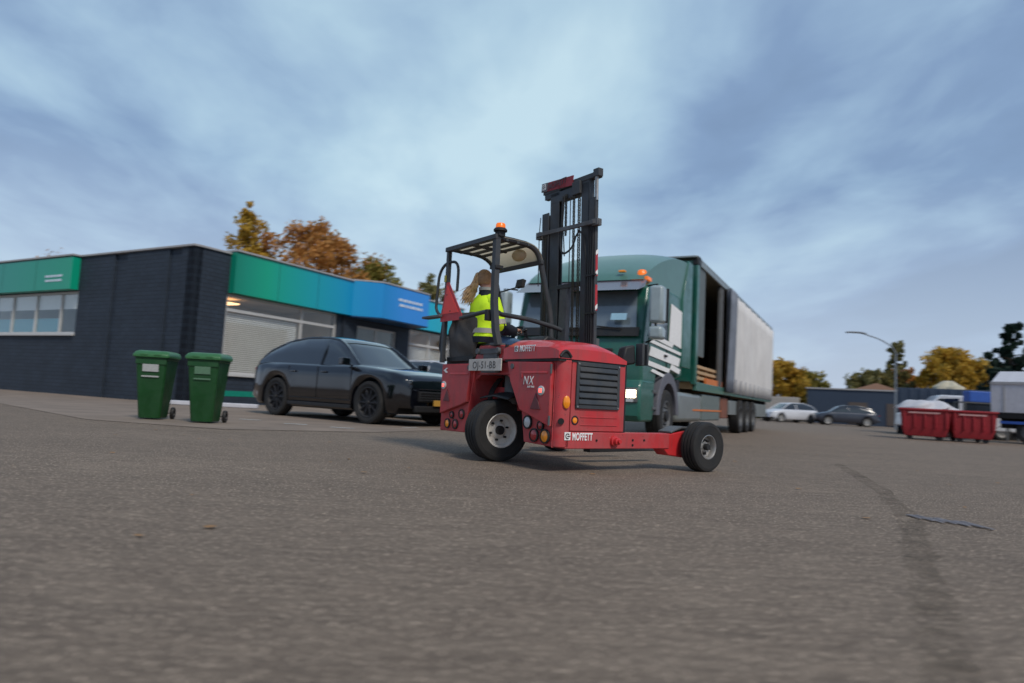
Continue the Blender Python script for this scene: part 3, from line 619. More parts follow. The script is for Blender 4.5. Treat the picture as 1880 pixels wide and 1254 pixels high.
# --- mast
mt = MB()
for s_, r0 in ((-1, -.50), (1, .33)):
    a, b = (r0, r0+.22)
    # outer channel
    mt.box(.93, 1.10, -b, -a if s_ < 0 else -a, .25, 3.02) if False else None
def chan(mb, Ra, Rb, F0, F1, z0, z1, t=.022, side=1):
    """C-section standing channel, web on the outer side"""
    if side > 0: mb.box(F0, F1, -Rb, -Rb+t, z0, z1)
    else: mb.box(F0, F1, -Ra-t, -Ra, z0, z1)
    mb.box(F0, F0+t, -Rb+(t if side > 0 else 0), -Ra-(0 if side > 0 else t), z0, z1); mb.box(F1-t, F1, -Rb+(t if side > 0 else 0), -Ra-(0 if side > 0 else t), z0, z1)
mt = MB()
chan(mt, -.50, -.36, .93, 1.09, .25, 3.02, side=-1); chan(mt, .43, .55, .93, 1.0, .25, 3.03, side=1)
mt.build("outer_mast_channel", DGREY, fk, bevel=.004)
mi_ = MB()
chan(mi_, -.345, -.17, .95, 1.07, .35, 3.26, side=-1); chan(mi_, .27, .425, .95, 1.07, .35, 3.27, side=1)
mi_.build("inner_mast_channel", DGREY, fk, bevel=.004)
mr_ = MB(); mr_.box(.95, 1.02, -.26, .30, 2.02, 2.075); mr_.box(.93, 1.0, -.55, .50, .60, .70); mr_.box(.95, 1.07, -.42, .34, 3.12, 3.25)
each(mr_, "mast_cross_tie", DGREY, fk, .006)
ml = MB(); ml.tube([P(.90, -.57, 2.745), P(.86, -.52, 2.75), P(.86, .30, 2.725), P(.86, .56, 2.72), P(.92, .62, 2.715)], .034, 4); ml.box(.87, .99, .48, .58, 2.70, 2.79); ml.box(.87, .99, -.62, -.52, 2.68, 2.76); ml.build("mast_guard_rail", MGREY, fk, bevel=.005)
tb = MB(); tb.box(.94, 1.08, -.56, .50, 3.27, 3.335); tb.box(.92, 1.04, -.60, -.50, 3.27, 3.365); tb.box(.90, .97, -.27, -.12, 3.13, 3.29); tb.box(.95, 1.05, .16, .47, 3.20, 3.36)
tb.build("mast_head", DGREY, fk, bevel=.006)
ms = MB(); ms.prism([P(.925, -.52, 3.31), P(.925, .11, 3.265), P(.925, .13, 3.385), P(.925, -.51, 3.42)], (.012, 0, 0)); mso = ms.build("mast_sign", mat("sign_red", (.30, .025, .035), .5, dirt=(.14, .04, .05), dirt_amt=.6, dirt_s=9), fk)
ms = MB(); ms.prism([P(.920, -.522, 3.31), P(.920, -.40, 3.303), P(.920, -.385, 3.413), P(.920, -.512, 3.42)], (.004, 0, 0)); ms.build("sign_end", MGREY, mso)
emblem(mso, P(.918, -.50, 3.33), (0, -1, 0), (0, 0, 1), .075, 0)
text("lettering", "MOFFETT", .100, mat("dark_red_ink", (.10, .035, .04), .5), mso, P(.918, -.375, 3.315), (0, -1, .035), (0, 0, 1), sx=.80, bold=.004)
def chain(name, R_, F_, z0, z1, wd=.032):
    mb = MB(); k = 0; z = z0
    while z < z1:
        for s in (-1, 1): mb.box(F_-.006, F_+.008, -R_+s*wd*(.5 if k % 2 else .36)-.005, -R_+s*wd*(.5 if k % 2 else .36)+.005, z, z+.040)
        mb.cyl((F_, -R_-wd/2, z+.02), (0, 1, 0), .008, wd, 6); z += .030; k += 1
    return mb.build(name, CHAIN, fk)
chain("lift_chain", .145, .93, .9, 3.14); chain("lift_chain", .235, .945, .9, 3.14, .04); chain("lift_chain", -.42, .915, .9, 2.68, .045); chain("lift_chain", -.01, .93, 2.66, 3.16, .03)
cy = MB(); cy.cyl(P(1.03, -.26, .4), (0, 0, 1), .042, 2.3, 18); cy.cyl(P(1.03, -.26, 2.7), (0, 0, 1), .026, .5, 14); cy.cyl(P(1.03, .35, .4), (0, 0, 1), .042, 2.3, 18); each(cy, "lift_cylinder", BLACK, fk)
cr_ = MB(); cr_.cyl(P(.96, .54, 2.99), (0, 0, 1), .028, .30, 14); cr_.build("cylinder_rod", STEEL, fk)
hs = MB()
hs.tube([P(.90, -.05, 3.16), P(.88, -.055, 2.75)]+arc(P(.86, -.06, 2.66), P(.84, -.05, 2.40), P(.84, .07, 2.43), 8)+arc(P(.84, .09, 2.435), P(.85, .20, 2.46), P(.86, .24, 2.60), 6)+[P(.88, .29, 2.67), P(.9, .36, 2.60)]+[P(.91, .40, 2.3), P(.91, .41, 1.2)], .014, 8)
hs.tube([P(.90, -.02, 3.16), P(.88, -.03, 2.80), P(.87, .0, 2.62), P(.87, .02, 2.4)], .010, 6)
hs.tube([P(.90, .10, 3.13), P(.90, .095, 2.04)], .008, 6); hs.tube([P(.915, -.52, 2.98), P(.91, -.54, 2.76), P(.91, -.54, 2.1)], .008, 6)
for k in range(3): hs.tube([P(.915, .455+.035*k, 2.70), P(.905, .445+.035*k, 2.2), P(.905, .44+.035*k, 1.2)], .014, 8)
each(hs, "mast_hose", BLACK, fk, smooth=60)
hc = MB()
for z_ in (2.1, 1.66): hc.box(.88, .93, -.585, -.41, z_, z_+.02)
each(hc, "hose_clip", BLACK, fk)
ws = MB()
for k, (a, b) in enumerate(((1.70, 2.00), (2.10, 2.38))): ws.box(.945, 1.0, -.5535, -.5505, a, b)
wso = ws.build("red_white_strip", mat("strip_red", (.45, .03, .04), .5), fk)
wv = MB()
for a in (1.70, 2.10, 2.34): wv.prism([(.945, -.555, a), (.945, -.555, a+.05), (1.0, -.555, a+.08), (1.0, -.555, a+.03)], (0, -.002, 0))
each(wv, "white_stripe", WHITE, wso)
ca = MB(); ca.box(1.12, 1.18, -.50, .45, .55, .65); ca.box(1.12, 1.18, -.50, .45, 1.05, 1.13)
ca.box(.96, 1.02, -.04, .10, .8, 2.03) ; ca.box(.96, 1.02, -.17, -.08, 1.95, 2.03); ca.box(1.0, 1.14, -.42, -.36, .5, 1.4); ca.box(1.0, 1.14, .30, .36, .5, 1.4)
ca.build("fork_carriage", MGREY, fk, bevel=.005)
for y_ in (-.30, .25):
    fo = MB(); fo.prism([(1.18, y_, 1.10), (1.22, y_, 1.10), (1.23, y_, .18), (2.35, y_, .15), (2.35, y_, .135), (1.18, y_, .12)], (0, .11, 0)); fo.build("fork", BLACK, fk, bevel=.004)
# the whole mast leans back a little
MT = Matrix.Translation((.99, -.035, 1.2)) @ Matrix.Rotation(-.020, 4, 'X') @ Matrix.Rotation(-.018, 4, 'Y') @ Matrix.Diagonal((.60, .90, .966, 1)) @ Matrix.Translation((-.99, 0, -1.2))
for o in list(fk.children):
    if o.name.split('.')[0] in ('outer_mast_channel', 'inner_mast_channel', 'mast_cross_tie', 'mast_guard_rail', 'mast_head', 'mast_sign', 'lift_chain', 'lift_cylinder', 'cylinder_rod', 'mast_hose', 'hose_clip', 'red_white_strip'): o.matrix_basis = MT
# front lamp / mirror unit at the end of the cover
fl = MB(); fl.prism([P(.86, 1.06, 1.13), P(.90, 1.06, 1.27), P(1.02, 1.08, 1.30), P(1.03, 1.09, 1.10), P(.92, 1.07, 1.08)], (.03, .13, 0))
flo = fl.build("work_light_housing", BLACK, fk, bevel=.02)
fl = MB(); fl.obox(P(1.075, 1.10, 1.20), (.035, .10, .23)); fl.obox(P(1.12, 1.11, 1.20), (.02, .12, .22)); fl.build("lamp_bezel", DGREY, flo, bevel=.006)
fl = MB(); fl.box(.895, .93, -1.06, -.98, .35, 1.10); fl.build("front_upright", BLACK, fk)

# ================================================================ DRIVER (sits on the seat cushion)
pr = thing("person", "person with long blonde ponytail in a yellow hi-vis jacket, seated at the forklift controls", "person", fk.matrix_basis @ Vector(P(.30, -.52, 1.27)) if False else (0, 0, 0), HD)
base = Vector(P(.26, -.52, 1.28))
pr.location = Matrix.Rotation(HD, 4, 'Z') @ base + Vector((-.185, 7.175, 0))
def Q(F, R, z): return tuple(Vector(P(F, R, z))-base)
HT = rad(-28)     # head turned to the right
HC = Vector(Q(.19, -.53, 2.005))
def hdv(x, y, z): return tuple(HC+Matrix.Rotation(HT, 3, 'Z')@Vector((x, y, z))*1.04)
def skin_obj(name, nodes, edges, m, parent, sub=2):
    me = bpy.data.meshes.new(name); me.from_pydata([n[0] for n in nodes], edges, []); me.materials.append(m)
    o = bpy.data.objects.new(name, me); COL.objects.link(o); o.parent = parent
    md = o.modifiers.new("skin", 'SKIN'); md.use_smooth_shade = True
    sv = me.skin_vertices[0].data
    for i, n in enumerate(nodes): sv[i].radius = (n[1], n[2] if len(n) > 2 else n[1]); sv[i].use_root = (i == 0)
    ss = o.modifiers.new("sub", 'SUBSURF'); ss.levels = sub; ss.render_levels = sub
    return o
nd = [(Q(.20, -.52, 1.36), .13, .16), (Q(.19, -.52, 1.52), .11, .14), (Q(.19, -.52, 1.68), .11, .16), (Q(.20, -.51, 1.80), .06, .08), (Q(.215, -.50, 1.87), .05, .05), (hdv(.0, 0, -.03), .075, .075), (hdv(-.005, 0, .06), .085, .085), (hdv(-.005, 0, .10), .055, .055)]
ed = [(0, 1), (1, 2), (2, 3), (3, 4), (4, 5), (5, 6), (6, 7)]
def limb(start, pts):
    prev = start
    for p in pts: nd.append(p); ed.append((prev, len(nd)-1)); prev = len(nd)-1
    return prev
for sR, elb, wr, pm_ in ((1, Q(.25, -.26, 1.46), Q(.54, -.39, 1.465), Q(.61, -.42, 1.485)), (-1, Q(.36, -.80, 1.49), Q(.58, -.74, 1.50), Q(.64, -.72, 1.53))):
    sh = Q(.20, -.52+sR*.19, 1.755)
    k = limb(3, [(sh, .058), (tuple((Vector(sh)+Vector(elb))/2), .05), (elb, .042), (tuple((Vector(elb)+Vector(wr))/2), .037), (wr, .026), (pm_, .016, .036)])
    d = (Vector(pm_)-Vector(wr)).normalized(); side = Vector((0, 1, 0)); dn = Vector((0, 0, -1))
    for q_, (off, ln) in enumerate(((-.028, .060), (-.010, .070), (.010, .066), (.027, .054))):
        b0 = Vector(pm_)+side*off+d*.018; limb(k, [(tuple(b0), .009), (tuple(b0+d*ln*.5+dn*.008), .008), (tuple(b0+d*ln*.8+dn*.030), .007), (tuple(b0+d*ln*.75+dn*.048), .006)])
    tb_ = Vector(wr)+side*(-.030*sR*-1)+d*.02; limb(k-1, [(tuple(tb_), .010), (tuple(tb_+d*.035+side*.012*sR+dn*.008), .009), (tuple(tb_+d*.055+dn*.025), .007)])
for sR in (1, -1):
    limb(0, [(Q(.26, -.52+sR*.10, 1.33), .085), (Q(.50, -.52+sR*.13, 1.30), .065), (Q(.66, -.52+sR*.14, 1.30), .052), (Q(.72, -.52+sR*.14, 1.10), .052), (Q(.74, -.52+sR*.14, .80), .036), (Q(.80, -.52+sR*.14, .71), .036), (Q(.92, -.52+sR*.14, .70), .028)])
skin_obj("body", nd, ed, SKIN, pr)
fc = MB(); fc.ball(hdv(0, 0, .02), (.078, .078, .105), 20); fo_ = fc.build("face", SKIN, pr, smooth=80)
fc = MB(); fc.prism([hdv(.074, -.010, .03), hdv(.074, .010, .03), hdv(.078, .012, -.012), hdv(.078, -.012, -.012)], Matrix.Rotation(HT, 3, 'Z')@Vector((.020, 0, -.006)))
for s in (-1, 1): fc.ball(hdv(-.0, s*.078, .0), (.018, .012, .030), 8)
fc.build("nose_and_ears", SKIN, fo_, bevel=.004)
fc = MB()
for s in (-1, 1): fc.ball(hdv(.070, s*.030, .025), .011, 8)
fc.tube([hdv(.072, -.022, -.04), hdv(.076, 0, -.042), hdv(.072, .022, -.04)], .006, 6, mi=0); fc.build("eyes_and_mouth", HAIRD, fo_)
# hair: cap on the skull and a long windblown ponytail
def capf(u, v):
    th = (u-.5)*2*pi; ph = pi*.02+v*pi*.62
    if abs(th) < .9: ph = min(ph, pi*.34+abs(th)*.25)
    r = 1.0+.02*sin(th*17)
    return hdv(-.012+.096*r*sin(ph)*cos(th), .093*r*sin(ph)*sin(th), .025+.122*r*cos(ph))
hr = MB(); hr.grid(capf, 48, 16); hro = hr.build("hair", HAIRD, pr, smooth=80)
rh = random.Random(4); pt = MB()
for k in range(170):
    o0 = hdv(-.085+rh.uniform(-.02, .01), rh.uniform(-.03, .03), .07+rh.uniform(-.025, .035))
    a = rh.uniform(-.055, .055); e_ = Vector(Q(.025+rh.uniform(-.07, .09), -.65+a*1.3, 1.76+rh.uniform(-.05, .13)))
    o0 = Vector(o0); mid = Vector(hdv(-.112+rh.uniform(-.03, .03), a*.9, -.03+rh.uniform(-.03, .03)))
    m2 = mid.lerp(e_, .5)+Vector((rh.uniform(-.02, .02), rh.uniform(-.02, .02), rh.uniform(-.01, .02)))
    c_ = [o0, o0.lerp(mid, .6)+Vector((0, 0, .025)), mid, m2, e_]
    pts = []
    for i in range(4):
        for t in (0, .5): pts.append(c_[i].lerp(c_[i+1], t))
    pts.append(e_); pt.tube(pts, [.007, .009, .0095, .009, .008, .007, .0055, .004, .0015], 5)
pt.build("ponytail", HAIR, hro, smooth=80)
ht = MB(); ht.lathe([(.03, -.015), (.034, 0), (.03, .015)], hdv(-.095, 0, .06), (1, 0, 0), 12); ht.build("hair_tie", INK, hro)
# jacket
def ring(c, rx, ry, n=24, tilt=0):
    return [tuple(Vector(c)+Vector((rx*cos(2*pi*k/n)*cos(tilt), ry*sin(2*pi*k/n), rx*cos(2*pi*k/n)*sin(tilt)))) for k in range(n)]
def crumple(o, s=.006, sc3=14):
    rr_ = random.Random(1)
    for v in o.data.vertices:
        v.co += Vector((sin(v.co.z*61+v.co.y*37), sin(v.co.x*53+v.co.z*71), sin(v.co.y*67+v.co.x*31)))*s
jk = MB()
jk.loft([ring(Q(.19, -.52, z), rx, ry) for z, rx, ry in ((1.30, .155, .20), (1.36, .165, .205), (1.42, .155, .195), (1.50, .15, .19), (1.58, .15, .20), (1.66, .15, .215), (1.73, .14, .222), (1.78, .12, .20), (1.82, .095, .14), (1.85, .08, .095))])
jo = jk.build("jacket", YELLOW, pr, smooth=80); crumple(jo)
for sR, elb, wr in ((1, Q(.25, -.26, 1.46), Q(.54, -.39, 1.465)), (-1, Q(.36, -.80, 1.49), Q(.58, -.74, 1.50))):
    sh = Vector(Q(.20, -.52+sR*.175, 1.76)); elb = Vector(elb); wr = Vector(wr); s1 = Vector(Q(.20, -.52+sR*.10, 1.79))
    a = MB(); a.tube([s1, sh, sh.lerp(elb, .35), sh.lerp(elb, .7), elb.lerp(sh, .06), elb.lerp(wr, .12)], [.07, .083, .078, .072, .072, .066], 16); ao = a.build("sleeve", YELLOW, jo, smooth=80); crumple(ao, .005)
    a = MB(); a.tube([sh.lerp(elb, .72), sh.lerp(elb, .90)], [.080, .080], 16); a.build("reflective_band", BAND, ao, smooth=60)
    a = MB(); a.tube([elb.lerp(wr, -.06), elb.lerp(wr, .35), elb.lerp(wr, .7), wr.lerp(elb, .02), wr.lerp(elb, -.04)], [.076, .076, .068, .056, .036], 16); ao = a.build("navy_cuff", NAVY, jo, smooth=80); crumple(ao, .004)
a = MB(); a.loft([ring(Q(.20, -.515, z), rx, ry) for z, rx, ry in ((1.80, .10, .135), (1.84, .088, .105), (1.90, .080, .085), (1.935, .082, .085), (1.93, .06, .06))]); a.build("collar", NAVY, jo, smooth=60)
a = MB(); a.loft([ring(Q(.20, -.515, z), rx, ry) for z, rx, ry in ((1.905, .084, .089), (1.94, .086, .090), (1.94, .07, .07))]); a.build("collar_lining", BAND, jo, smooth=60)
for za in (1.40,):
    a = MB(); a.loft([ring(Q(.19, -.52, z), .170, .212) for z in (za, za+.055)], cap=False); a.build("reflective_band", BAND, jo, smooth=60)
a = MB(); a.loft([ring(Q(.19, -.52, z), .172, .213) for z in (1.29, 1.36)], cap=False); a.build("navy_hem", NAVY, jo, smooth=60)
for sR in (1, -1):
    a = MB(); a.tube([Q(.20, -.52+sR*.08, 1.33), Q(.50, -.52+sR*.13, 1.30), Q(.66, -.52+sR*.14, 1.30), Q(.73, -.52+sR*.14, 1.10), Q(.74, -.52+sR*.14, .80)], [.10, .085, .075, .07, .06], 14); a.build("trouser_leg", JEANS, pr, smooth=80)
    a = MB(); a.tube([Q(.72, -.52+sR*.14, .72), Q(.80, -.52+sR*.14, .725), Q(.95, -.52+sR*.14, .70)], [.055, .06, .045], 12); a.build("shoe", BLACK, pr, smooth=80)

# ================================================================ LEFT BUILDING
yb = .51; P0 = Vector((-9.93, 20.44, 0)); aL = pi-yb; aR = pi/2-yb
bl = thing("office_building", "single-storey navy brick office with a green-to-blue fascia band, left of the forklift", "building", P0)
def wing(name):   # local frame: x along the wall, -y (after rotation) is outwards
    o = bpy.data.objects.new(name, None); COL.objects.link(o); o.parent = bl; return o
Hb = 4.86
def wall_mesh(name, ang, flip, pieces, m, bevel=0, parent=bl, mats=None):
    """pieces: (s0, s1, d0, d1, z0, z1[, mi]) with d outwards"""
    mb = MB()
    for p in pieces:
        s0, s1, d0, d1, z0, z1 = p[:6]; mb.box(s0, s1, min(-d0*flip, -d1*flip), max(-d0*flip, -d1*flip), z0, z1, p[6] if len(p) > 6 else 0)
    o = mb.build(name, mats or m, parent, bevel=bevel, smooth=0); o.rotation_euler = (0, 0, ang); return o
# outward for the left wing (direction aL): rotate so that camera side is d>0
FL_, FR_ = -1, 1
SL = 19.0
wall_mesh("wall", aL, FL_, [(0.0, .59, -.3, 0, 0, Hb), (.59, 1.24, -.3, -.07, 0, Hb), (1.24, 3.46, -.3, 0, 0, Hb), (3.46, 4.18, -.3, -.07, 0, Hb), (4.18, 6.2, -.3, 0, 0, Hb),
    (6.2, 12.3, -.3, 0, 0, 2.12), (6.2, 12.3, -.3, 0, 3.66, Hb), (12.3, SL, -.3, 0, 0, Hb)], BRICK)
SR = 14.6
wall_mesh("wall", aR, FR_, [(.0, 1.30, -.3, 0, 0, Hb), (1.30, 6.35, -.3, 0, 0, .98), (1.30, 6.35, -.3, 0, 3.62, Hb), (6.35, 7.5, -.3, 0, 0, Hb), (7.5, 10.0, -.3, 0, 3.3, Hb), (10.0, 10.9, -.3, 0, 0, Hb),
    (10.9, 14.2, -.3, 0, 0, 1.0), (10.9, 14.2, -.3, 0, 3.55, Hb), (14.2, SR, -.3, 0, 0, Hb)], BRICK)
# back walls, ends and flat roof (a slab set between the walls)
ro = MB(); dL = Vector((cos(aL), sin(aL), 0)); dR = Vector((cos(aR), sin(aR), 0)); nL = Vector((dL.y, -dL.x, 0)); nR = Vector((dR.y, -dR.x, 0))
if nL.dot(Vector((0, -1, 0))) < 0: nL = -nL
inn = [dL*.0+dR*.0, dL*SL, dL*SL+dR*SR, dR*SR]
c_ = sum(inn, Vector())/4
ro.prism([tuple(c_+(p-c_)*.985+Vector((0, 0, 4.55))) for p in inn], (0, 0, .12)); ro.build("roof", MGREY, bl, smooth=0)
wb = MB(); wb.prism([tuple(dR*SR+nR*.0), tuple(dR*SR+dL*SL), tuple(dR*(SR-.3)+dL*SL), tuple(dR*(SR-.3))], (0, 0, Hb-.02)); wb.prism([tuple(dL*SL), tuple(dL*SL+dR*(SR-.31)), tuple(dL*(SL-.3)+dR*(SR-.31)), tuple(dL*(SL-.3))], (0, 0, Hb-.02)); wb.build("end_wall", FARN, bl, smooth=0)
# fascias: printed colour runs green -> teal -> blue -> light blue
GR = (.0, .37, .22); TEAL = (.0, .35, .38); BL = (.0, .25, .58); LB = (.03, .27, .74); CY = (.0, .46, .66)
FASR = ramp_mat("printed_fascia", [(0, (.0, .22, .14)), (.035, (.0, .28, .18)), (.10, GR), (.24, TEAL), (.38, (.0, .31, .52)), (.46, BL), (.58, LB), (.70, LB), (.76, CY), (1, (.03, .38, .42))], 1.3, 14.6)
FASL = ramp_mat("printed_fascia_left", [(0, (.0, .34, .20)), (.12, (.0, .31, .20)), (.5, (.005, .27, .22)), (1, (.015, .23, .23))], 6.2, 19)
wall_mesh("fascia", aL, FL_, [(6.25, SL, 0.003, .28, 3.68, 4.84)], FASL, .01)
wall_mesh("fascia", aR, FR_, [(1.32, 6.8, 0.003, .28, 3.60, 4.95)], FASR, .01); wall_mesh("fascia", aR, FR_, [(10.9, 14.8, .003, .28, 3.60, 4.95)], FASR, .01)
cpz = MB()
def cpt(s, d, z): return (s, -d, z)
ring_ = [(6.8, .28), (7.6, 1.05), (10.6, 1.05), (10.9, .28)]
for (a, b) in zip(ring_, ring_[1:]):
    pass
pts = [cpt(6.8, .003, 3.60), cpt(6.8, .28, 3.60), cpt(7.6, 1.15, 3.60), cpt(10.7, 1.15, 3.60), cpt(10.9, .28, 3.60), cpt(10.9, .003, 3.60)]
cpz.prism(pts, (0, 0, 1.40)); co_ = cpz.build("entrance_canopy", FASR, bl, bevel=.01, smooth=0); co_.rotation_euler = (0, 0, aR)
ct_ = MB(); ct_.prism([(p[0], p[1]*1.03, 5.003) for p in pts], (0, 0, .06)); ct_ = ct_.build('roof_trim', CAP, bl, smooth=0); ct_.rotation_euler = (0, 0, aR)
so_ = MB(); so_.prism([(p[0]*1, p[1]+(.03 if p[1] < -.5 else 0), 3.56) for p in pts], (0, 0, .036)); s2_ = so_.build("canopy_soffit", SOFFIT, bl, smooth=0); s2_.rotation_euler = (0, 0, aR)
wall_mesh("roof_trim", aL, FL_, [(-.05, 6.2, -.32, .06, 4.862, 4.93), (6.2, SL, -.32, .32, 4.862, 4.93)], CAP, .01)
for p_ in ((.07, 1.3, -.32, .06, 4.868, 4.935), (1.3, 6.8, -.32, .34, 4.955, 5.02), (10.9, 14.8, -.32, .34, 4.955, 5.02)): wall_mesh("roof_trim", aR, FR_, [p_], CAP, .01)
# blurred-looking sign marks: pale lozenges of lettering-like strokes
def strokes(ang, flip, s0, s1, d, z0, z1, m, nrow=3, name="sign_mark"):
    rnd = random.Random(2); mb = MB(); hh = (z1-z0)/(nrow*2-1)
    for r_ in range(nrow):
        s = s0+rnd.random()*.1
        while s < s1-.05:
            l = rnd.uniform(.12, .32); e2 = min(s+l, s1); y = -d*flip
            mb.box(s, e2, min(y, y-.012*flip), max(y, y-.012*flip), z0+r_*2*hh, z0+r_*2*hh+hh); s = e2+.06
    o = mb.build(name, m, bl, smooth=0); o.rotation_euler = (0, 0, ang)
for a_ in (3.1, 4.95): wall_mesh('panel_joint', aR, FR_, [(a_, a_+.014, .281, .2835, 3.61, 4.94)], NAVYP)
for a_ in (8.6, 11.0): wall_mesh('panel_joint', aL, FL_, [(a_, a_+.014, .281, .2835, 3.69, 4.83)], NAVYP)
strokes(aL, FL_, 6.75, 8.0, .283, 3.98, 4.22, SIGNW, 2); strokes(aR, FR_, 8.55, 10.2, 1.153, 4.22, 4.55, SIGNW, 2)
# windows
GLS = bpy.data.materials.new("window_glass"); GLS.use_nodes = True
t = GLS.node_tree; b_ = t.nodes['Principled BSDF']; t.nodes.remove(b_)
gl_ = t.nodes.new("ShaderNodeBsdfGlossy"); gl_.inputs['Roughness'].default_value = .03; gl_.inputs[0].default_value = (.85, .92, .95, 1); tp = t.nodes.new("ShaderNodeBsdfTransparent"); tp.inputs[0].default_value = (.93, .95, .95, 1)
lw_ = t.nodes.new("ShaderNodeLayerWeight"); lw_.inputs[0].default_value = .5; pw_ = t.nodes.new("ShaderNodeMath"); pw_.operation = 'POWER'; pw_.inputs[1].default_value = 4; t.links.new(lw_.outputs['Facing'], pw_.inputs[0])
fr = t.nodes.new("ShaderNodeMath"); fr.operation = 'MULTIPLY_ADD'; fr.inputs[1].default_value = .75; fr.inputs[2].default_value = .05; t.links.new(pw_.outputs[0], fr.inputs[0]); ms_ = t.nodes.new("ShaderNodeMixShader"); t.links.new(fr.outputs[0], ms_.inputs[0]); t.links.new(tp.outputs[0], ms_.inputs[1]); t.links.new(gl_.outputs[0], ms_.inputs[2]); t.links.new(ms_.outputs[0], t.nodes['Material Output'].inputs[0])
def window(ang, flip, s0, s1, z0, z1, mull, transom=None, blind=None, sill=True, room=1, lights=()):
    e = bpy.data.objects.new("window", None); COL.objects.link(e); e.parent = bl; e.rotation_euler = (0, 0, ang)
    def bx(name, pieces, m, bev=0, mats=None):
        o = wall_mesh(name, 0, flip, pieces, m, bev, e, mats); return o
    fr_ = [(s0, s1, -.16, -.08, z0, z0+.08), (s0, s1, -.16, -.08, z1-.08, z1), (s0, s0+.08, -.16, -.08, z0+.08, z1-.08), (s1-.08, s1, -.16, -.08, z0+.08, z1-.08)]
    for x in mull: fr_.append((x-.04, x+.04, -.158, -.078, z0+.08, z1-.08))
    if transom: fr_.append((s0+.08, s1-.08, -.154, -.074, transom-.05, transom+.05))
    bx("window_frame", fr_, WPVC, .006)
    bx("pane", [(s0+.08, s1-.08, -.125, -.12, z0+.08, z1-.08)], GLS)
    if sill: bx("window_sill", [(s0-.05, s1+.05, -.08, .10, z0-.07, z0-.003)], WPVC, .008)
    bx("room", [(s0-.1, s1+.1, -3.2, -3.1, z0-.3, z1+.05), (s0-.12, s0-.02, -3.1, -.31, z0-.3, z1+.05), (s1+.02, s1+.12, -3.1, -.31, z0-.3, z1+.05), (s0-.1, s1+.1, -3.2, -.31, z1+.06, z1+.1), (s0-.1, s1+.1, -3.2, -.31, z0-.4, z0-.3)], ROOM)
    if blind:
        sl_ = []; z = blind[0]
        while z < blind[1]: sl_.append((blind[2], blind[3], -.225, -.205, z, z+.040)); z += .066
        bx("venetian_blind", sl_, BLIND)
    if lights: bx("ceiling_light", [(a, b, -2.0, -1.4, z1-.12, z1-.08) for a, b in lights], LAMP)
window(aL, FL_, 6.25, 12.3, 2.13, 3.66, [7.4, 9.1, 10.8], blind=None)
window(aR, FR_, 1.32, 6.35, .99, 3.60, [4.6], transom=3.08, blind=(1.1, 3.0, 1.42, 4.5), lights=((1.9, 2.9),))
window(aR, FR_, 7.5, 10.0, .12, 3.30, [8.75], transom=2.5, blind=None, sill=False)
window(aR, FR_, 10.95, 14.15, 1.02, 3.55, [12.5], transom=2.9, blind=(1.1, 2.8, 11.05, 14.0), lights=((11.4, 12.4),))
wall_mesh("sky_reflection_panel", aL, FL_, [(6.4, 12.2, -.20, -.19, 3.05, 3.58)], BLIND)  # added pale panel: sky reflection in the upper glass, put into colour
wb_ = wall_mesh("teal_reflection_panel", aL, FL_, [(7.45, 12.2, -.19, -.17, 2.22, 2.72)], mat("teal_reflection", (.05, .26, .33), .4))  # added teal panel: lower part of the window reflection as plain colour
# interior desk-height white panels seen through the left window
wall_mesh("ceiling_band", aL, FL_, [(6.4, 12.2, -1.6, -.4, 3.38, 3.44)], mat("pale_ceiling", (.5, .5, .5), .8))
wall_mesh("green_sticker", aR, FR_, [(1.5, 3.2, .0, .006, .27, .45)], mat("sticker_green", (.0, .22, .15), .5))
wall_mesh("downpipe", aR, FR_, [(6.6, 6.68, .003, .09, .1, 3.58)], NAVYP, .01)

# grey roofed building behind, far left
gb = thing("grey_roofed_hall", "low hall with a dark grey roof edge behind the left end of the navy office", "building", (-30, 42, 0))
mb = MB(); mb.box(-14, 5.6, 0, 10, 0, 6.2); mb.build("wall", BEIGE, gb, smooth=0)
mb = MB(); mb.prism([(-14.4, -.4, 6.2), (6, -.4, 6.2), (6, 10.4, 6.2), (-14.4, 10.4, 6.2)], (0, 0, .5)); mb.build("roof", MGREY, gb, bevel=.02)

